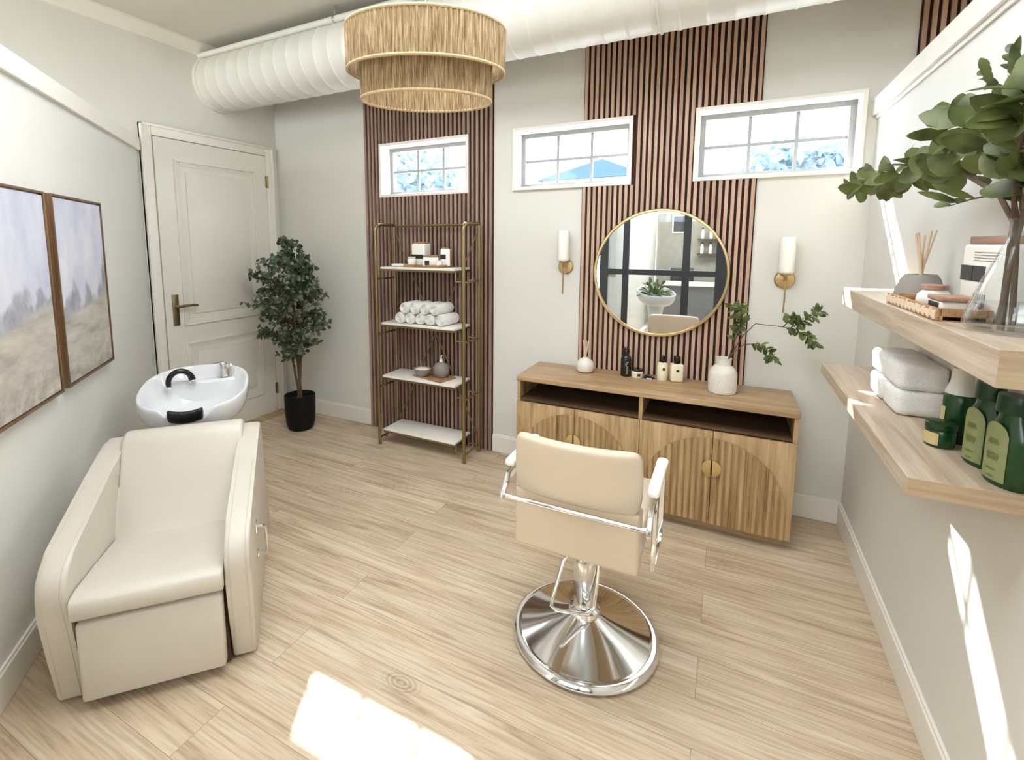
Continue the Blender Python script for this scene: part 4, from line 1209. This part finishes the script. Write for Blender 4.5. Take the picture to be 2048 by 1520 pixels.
# big leafy branch in the flask
random.seed(23)
t = thing('leafy_spray', 'large olive green leafy branches rising from the glass flask', 'branch', FC)
b = B(); lb = B()
stem_paths = [
    # main arching bough towards the corner
    ([(4.322, -1.790, UZ+.01), (4.318, -1.800, UZ+.235), (4.300, -1.765, UZ+.30), (4.275, -1.60, UZ+.375), (4.255, -1.40, UZ+.405), (4.235, -1.20, UZ+.400), (4.205, -.98, UZ+.395), (4.195, -.86, UZ+.402)], .007),
    ([(4.330, -1.815, UZ+.012), (4.322, -1.805, UZ+.235), (4.30, -1.80, UZ+.34), (4.285, -1.72, UZ+.43), (4.28, -1.60, UZ+.49), (4.275, -1.45, UZ+.50)], .006),
    ([(4.300, -1.83, UZ+.02), (4.318, -1.835, UZ+.235), (4.29, -1.86, UZ+.36), (4.28, -1.86, UZ+.46), (4.28, -1.83, UZ+.54), (4.282, -1.825, UZ+.585)], .004),
    ([(4.318, -1.835, UZ+.235), (4.30, -1.87, UZ+.32), (4.29, -1.90, UZ+.42), (4.285, -1.92, UZ+.50)], .004),
    ([(4.285, -1.86, UZ+.42), (4.28, -1.80, UZ+.50), (4.275, -1.735, UZ+.545), (4.272, -1.71, UZ+.585)], .003),
    ([(4.318, -1.80, UZ+.235), (4.28, -1.88, UZ+.33), (4.26, -1.95, UZ+.42), (4.24, -2.0, UZ+.48)], .005),
    ([(4.30, -1.765, UZ+.30), (4.28, -1.69, UZ+.295), (4.27, -1.58, UZ+.285)], .003),
]
def stem_leaf(p, d, L, Wd):
    nrm = Vector((-.6, -.8, .15))+Vector((random.gauss(0, .55), random.gauss(0, .55), random.gauss(0, .55)))
    lb.leaf(Vector(p)-FC, d, nrm, L, Wd, .10)
for idx, (pth, r) in enumerate(stem_paths):
    P_ = [Vector(p)-FC for p in pth]; b.tube(P_, [r*(1-.7*i/(len(P_)-1)) for i in range(len(P_))], 8)
def along(pth, f):
    g = f*(len(pth)-1); i0 = min(int(g), len(pth)-2)
    a, c = Vector(pth[i0]), Vector(pth[i0+1]); return a.lerp(c, g-i0), (c-a).normalized()
specs = [(0, .38, .90, 56, .084, .056), (0, .90, 1.0, 6, .062, .034), (1, .42, 1.0, 38, .084, .056), (5, .30, 1.0, 30, .085, .056), (3, .15, .9, 26, .085, .056), (2, .30, .60, 8, .06, .034)]
for idx, f0, f1, cnt, L, Wd in specs:
    for k in range(cnt):
        p, ax = along(stem_paths[idx][0], f0+(f1-f0)*(k+.5)/cnt)
        s = Matrix.Rotation(random.uniform(0, 2*pi), 3, ax) @ ax.orthogonal().normalized()
        dd = (s+ax*random.uniform(.2, .8)).normalized()
        l = L*random.uniform(.8, 1.2)
        tip = p+dd*l
        if tip.x > W-.02: dd.x = -abs(dd.x)
        stem_leaf(p, dd, l, Wd*random.uniform(.8, 1.1))
for idx, f0, cnt, L, Wd in ((2, .60, 10, .042, .018), (4, .35, 9, .034, .020), (6, .35, 4, .080, .020)):
    for k in range(cnt):
        p, ax = along(stem_paths[idx][0], f0+(1-f0)*(k+.5)/cnt)
        s = Vector((-.3, .5*(1 if k % 2 else -1), .2))
        stem_leaf(p, (s+ax*.5).normalized(), L*random.uniform(.85, 1.15), Wd)
put('stems', b, M['bark'], t); put('leaves', lb, M['bigleaf'], t)

# lower shelf: folded towels
def towel_mesh(lx, ly, lz):
    b = B(); b.box(-lx/2, lx/2, -ly/2, ly/2, 0, lz, lz*.24, 3)
    bmesh.ops.subdivide_edges(b.bm, edges=[e for e in b.bm.edges if e.calc_length() > .03], cuts=4, use_grid_fill=True)
    return b.pushed(lambda c: c+Vector((mnoise.noise(c*16)*.004, mnoise.noise(c*16+Vector((3, 1, 4)))*.004, mnoise.noise(c*14+Vector((7, 7, 1)))*.005 if c.z > .01 else 0)))
tw = put('folded_towel', towel_mesh(.130, .160, .084), M['towel'], None, True, 0, 75)
tw.location = (4.342, -1.215, LZ); tag(tw, 'lower folded white towel of the front stack on the lower shelf', 'towel', 'folded towels on the lower shelf')
for (x, y, z, rz, lab) in ((4.342, -1.213, LZ+.084, .02, 'upper folded white towel of the front stack on the lower shelf'),
                           (4.338, -1.045, LZ, -.03, 'lower folded white towel of the rear stack by the corner'),
                           (4.340, -1.043, LZ+.086, .01, 'upper folded white towel of the rear stack by the corner')):
    o = tw.copy(); COL.objects.link(o); o.location = (x, y, z); o.rotation_euler = (0, 0, rz); o['label'] = lab

# lower shelf: green bottles
def oval_bottle(label, loc_, h, r, capr, caph, yaw):
    t = thing('shampoo_bottle', label, 'bottle', loc_, yaw)
    b = B(); b.lathe([(r*.9, 0), (r, .006), (r, h*.62), (r*.9, h*.76), (r*.62, h*.92), (r*.56, h)], 36, sx=.62); put('body', b, M['green'], t)
    b = B(); b.lathe([(capr*.97, h), (capr, h+.004), (capr*.94, h+caph-.004), (capr*.9, h+caph)], 28, sx=.8); put('cap', b, M['greencap'], t)
    b = B(); n = 14; hl = h*.80
    for i in range(n):       # tall arched label on the front
        a0, a1 = pi-.62+1.24*i/n, pi-.62+1.24*(i+1)/n
        def top(a): return .012+hl*(.74+.26*sqrt(max(0, 1-((a-pi)/.63)**2)))
        R = r+.0012
        q = lambda a, z: (R*.62*cos(a)-.0006, R*sin(a), z)
        zs0, zs1 = top(a0), top(a1)
        b.quad(q(a0, .012), q(a1, .012), q(a1, zs1), q(a0, zs0))
    lab = put('label_sticker', b, M['greenlabel'], t, True)
    b = B()
    for k, (z, w_, hh) in enumerate(((.70, .24, .008), (.66, .30, .006), (.46, .32, .010), (.41, .28, .010), (.24, .24, .005), (.13, .16, .004))):
        R = r+.0020; m_ = 6
        for i in range(m_):
            a0, a1 = pi-w_+2*w_*i/m_, pi-w_+2*w_*(i+.6)/m_
            b.quad((R*.62*cos(a0)-.001, R*sin(a0), h*z*.85), (R*.62*cos(a1)-.001, R*sin(a1), h*z*.85), (R*.62*cos(a1)-.001, R*sin(a1), h*z*.85+hh), (R*.62*cos(a0)-.001, R*sin(a0), h*z*.85+hh))
    put('printed_marks', b, M['greenink'], lab, False)
    return t
oval_bottle('green bottle with arched pale label, farther of the two tall ones', (4.368, -1.658, LZ), .172, .049, .033, .042, .32)
oval_bottle('green bottle with arched pale label, nearest the photo edge', (4.370, -1.768, LZ), .172, .049, .034, .042, .32)
t = thing('foam_pump', 'green pump bottle with frosted white cap beside the towels', 'bottle', (4.372, -1.482, LZ))
b = B(); b.lathe([(.033, 0), (.036, .004), (.036, .128), (.031, .138), (.024, .140)], 30); put('body', b, M['green'], t)
b = B(); b.lathe([(.034, .138), (.033, .148), (.025, .172), (.023, .205), (.022, .210)], 24); put('cap', b, M['clear'], t)
b = B(); 
for i in range(8):
    a0, a1 = pi*1.0-.5+.9*i/8, pi*1.0-.5+.9*(i+1)/8; R = .0372
    b.quad((R*cos(a0), R*sin(a0), .05), (R*cos(a1), R*sin(a1), .05), (R*cos(a1), R*sin(a1), .10), (R*cos(a0), R*sin(a0), .10))
put('label_sticker', b, M['beigelabel'], t)
t = thing('hair_mask_jar', 'short green jar with beige label in front of the pump bottle', 'jar', (4.318, -1.545, LZ))
b = B(); b.lathe([(.030, 0), (.033, .004), (.033, .044), (.031, .048)], 30); put('body', b, M['green'], t)
b = B(); b.lathe([(.032, .048), (.034, .050), (.034, .066), (.030, .069)], 30); put('lid', b, M['greencap'], t)
b = B()
for i in range(10):
    a0, a1 = pi-.5+1.7*i/10, pi-.5+1.7*(i+1)/10; R = .0342
    b.quad((R*cos(a0), R*sin(a0), .008), (R*cos(a1), R*sin(a1), .008), (R*cos(a1), R*sin(a1), .042), (R*cos(a0), R*sin(a0), .042))
put('label_sticker', b, M['beigelabel'], t)

# ================================================================== BEHIND THE CAMERA (seen in the mirror)
GY = -3.78
b = B(); b.box(2.20, W+.12, GY-.10, GY-.02, 2.32, H); structure('wall_front', b, M['wall'])
b = B()
for x, w_ in ((2.20, .11), (2.50, .08), (3.27, .09), (3.70, .16), (4.37, .10)): b.box(x-w_/2, x+w_/2, GY-.04, GY+.01, 0, 2.32, .003)
for z, h_ in ((.05, .10), (1.195, .075), (2.29, .06)): b.box(2.16, 4.41, GY-.035, GY+.005, z-h_/2, z+h_/2, .003)
d2 = structure('door_2', b, M['blackmetal'])
b = B(); b.box(2.2, 4.38, GY-.018, GY-.014, .05, 2.28); put('pane', b, M['glass'], d2, False)
b = B(); b.box(2.24, 2.36, -8.0, -3.82, 0, H); structure('wall_inner', b, M['wall'])
b = B(); b.box(2.36, XE, -8.14, -8.02, 0, 2.2); structure('wall_rear', b, M['greywall'])
t = thing('display_basin', 'white pedestal basin reflected in the round mirror', 'basin', (2.82, -4.55, 0), 2.6)
put('bowl', basin_mesh(.27, .26, False).pushed(lambda c: Vector((c.x, c.y, c.z+.10))), M['ceramic'], t, True, 1, 80)
b = B(); b.lathe([(.16, 0), (.12, .10), (.09, .4), (.12, .66)], 28); put('pedestal', b, M['ceramic'], t)
random.seed(2)
t = thing('potted_plant', 'leafy green plant standing in the reflected basin', 'plant', (2.80, -4.52, .69))
b = B(); b.lathe([(.05, 0), (.07, .11), (.06, .11), (.01, .1)], 20); put('pot', b, M['blackpot'], t)
lb = B()
for k in range(110):
    a = random.uniform(0, 2*pi); e_ = random.uniform(.1, 1.3)
    d = Vector((cos(a)*cos(e_), sin(a)*cos(e_), sin(e_)))
    p = Vector((0, 0, .10))+d*random.uniform(.03, .22)
    lb.leaf(p, d+Vector((0, 0, -.2)), (random.gauss(0, 1), random.gauss(0, 1), 1), random.uniform(.07, .12), .04)
put('leaves', lb, M['lightleaf'], t)
t = thing('reception_counter', 'grey counter with white top in the mirror reflection', 'counter', (3.45, -6.9, 0))
b = B(); b.box(-.75, .8, -.3, .3, 0, .80, .004); put('counter_front', b, M['greydesk'], t, False)
b = B(); b.box(-.79, .84, -.34, .34, .80, .84, .004); put('counter_top', b, M['plastic'], t, False)
t = thing('office_chair', 'black chair back behind the reflected counter', 'chair', (2.93, -7.6, 0))
b = B(); b.box(-.22, .22, -.03, .04, .72, 1.08, .03, 3); put('backrest', b, M['blackmetal'], t)
b = B(); b.box(-.22, .22, -.40, -.0, .44, .50, .02, 3); put('seat', b, M['blackmetal'], t)
b = B(); b.lathe([(.25, 0), (.25, .03), (.03, .08), (.03, .44)], 20); b.tube([(0, 0.03, .46), (0, .06, .8)], .02, 8); put('chair_base', b, M['blackmetal'], t)
for k, z in enumerate((1.36, 1.66)):
    b = B(); b.box(-.45, .45, -.10, .10, -.012, .012); o = put('wall_shelf', b, M['bark'], None, False); o.location = (3.62, -7.915, z)
    tag(o, 'thin dark wall shelf, %s of two seen in the mirror' % ('lower', 'upper')[k], 'shelf')
random.seed(9)
first = None
for k in range(10):
    z = (1.372, 1.672)[k // 5]; x = 3.26+.155*(k % 5)
    if first is None:
        t = thing('product_bottle', 'white product bottle on the dark wall shelves in the mirror', 'bottle', (x, -7.915, z), 0, 'bottles on the reflected shelves')
        b = B(); b.lathe([(.03, 0), (.032, .01), (.032, .14), (.014, .17), (.014, .2)], 16); put('body', b, M['plastic'], t)
        b = B(); b.lathe([(.016, .2), (.016, .22), (.006, .23)], 12); put('cap', b, M['blackgloss'], t); first = t
    else: dup(first, (x, -7.915, z))
t = thing('wall_picture', 'small dark framed picture on the grey wall in the mirror', 'picture', (2.84, -8.01, 1.98))
b = B(); b.box(-.18, .18, -.0, .02, -.19, .19, .003); put('picture_frame', b, M['plastic'], t, False)
b = B(); b.box(-.15, .15, .018, .023, -.16, .16); put('picture_print', b, M['photo'], t, False)

# ================================================================== OUTSIDE
t = thing('neighbour_house', 'pale blue hipped roof seen through the middle window', 'house', (-3.0, 25.0, 0))
b = B(); b.box(-2.6, 2.6, -2.0, 2.0, 0, 4.95); put('house_wall', b, M['stucco'], t, False)
b = B()
ps = [(-2.9, -2.3, 4.95), (2.9, -2.3, 4.95), (2.9, 2.3, 4.95), (-2.9, 2.3, 4.95)]; ap = (.15, 0, 6.25)
for i in range(4): b.quad(ps[i], ps[(i+1) % 4], ap) if False else b.bm.faces.new([b.bm.verts.new(q) for q in (ps[i], ps[(i+1) % 4], ap)])
b.quad(*ps); put('house_roof', b, M['roof'], t, False)
def outtree(x, y, z0, h, r, label, seed, cnt=420):
    random.seed(seed)
    t = thing('garden_tree', label, 'tree', (x, y, 0), 0, 'trees outside the windows')
    b = B(); b.tube([(0, 0, 0), (.1, 0, z0*.6), (0, 0, z0+h*.5)], [.14, .1, .04], 8)
    for k in range(9):
        a = random.uniform(0, 2*pi); b.tube([(0, 0, z0), (r*.8*cos(a), r*.8*sin(a), z0+h*random.uniform(.3, .95))], [.04, .012], 6)
    put('trunk', b, M['outleaf'], t)
    lb = B()
    for k in range(cnt):
        while True:
            p = Vector((random.uniform(-1, 1), random.uniform(-1, 1), random.uniform(-1, 1)))
            if p.length < 1: break
        p = Vector((p.x*r, p.y*r, z0+h*.5+p.z*h*.5))
        lb.leaf(p, (random.gauss(0, 1), random.gauss(0, 1), random.gauss(0, .6)), (random.gauss(0, 1), -1, random.gauss(0, 1)), .30, .15)
    put('leaves', lb, M['outleaf'], t)
outtree(-4.2, 8.0, 2.2, 2.0, 1.6, 'hazy tree through the window above the brass rack', 1, 520)
outtree(4.9, 9.0, 2.0, 1.6, 1.3, 'hazy tree low in the right hand window', 2, 560)
b = B(); b.box(-30, 30, .2, 60, -.3, -.2); tag(put('lawn', b, M['stucco'], None, False), 'pale ground outside the windows', 'ground', kind='structure')
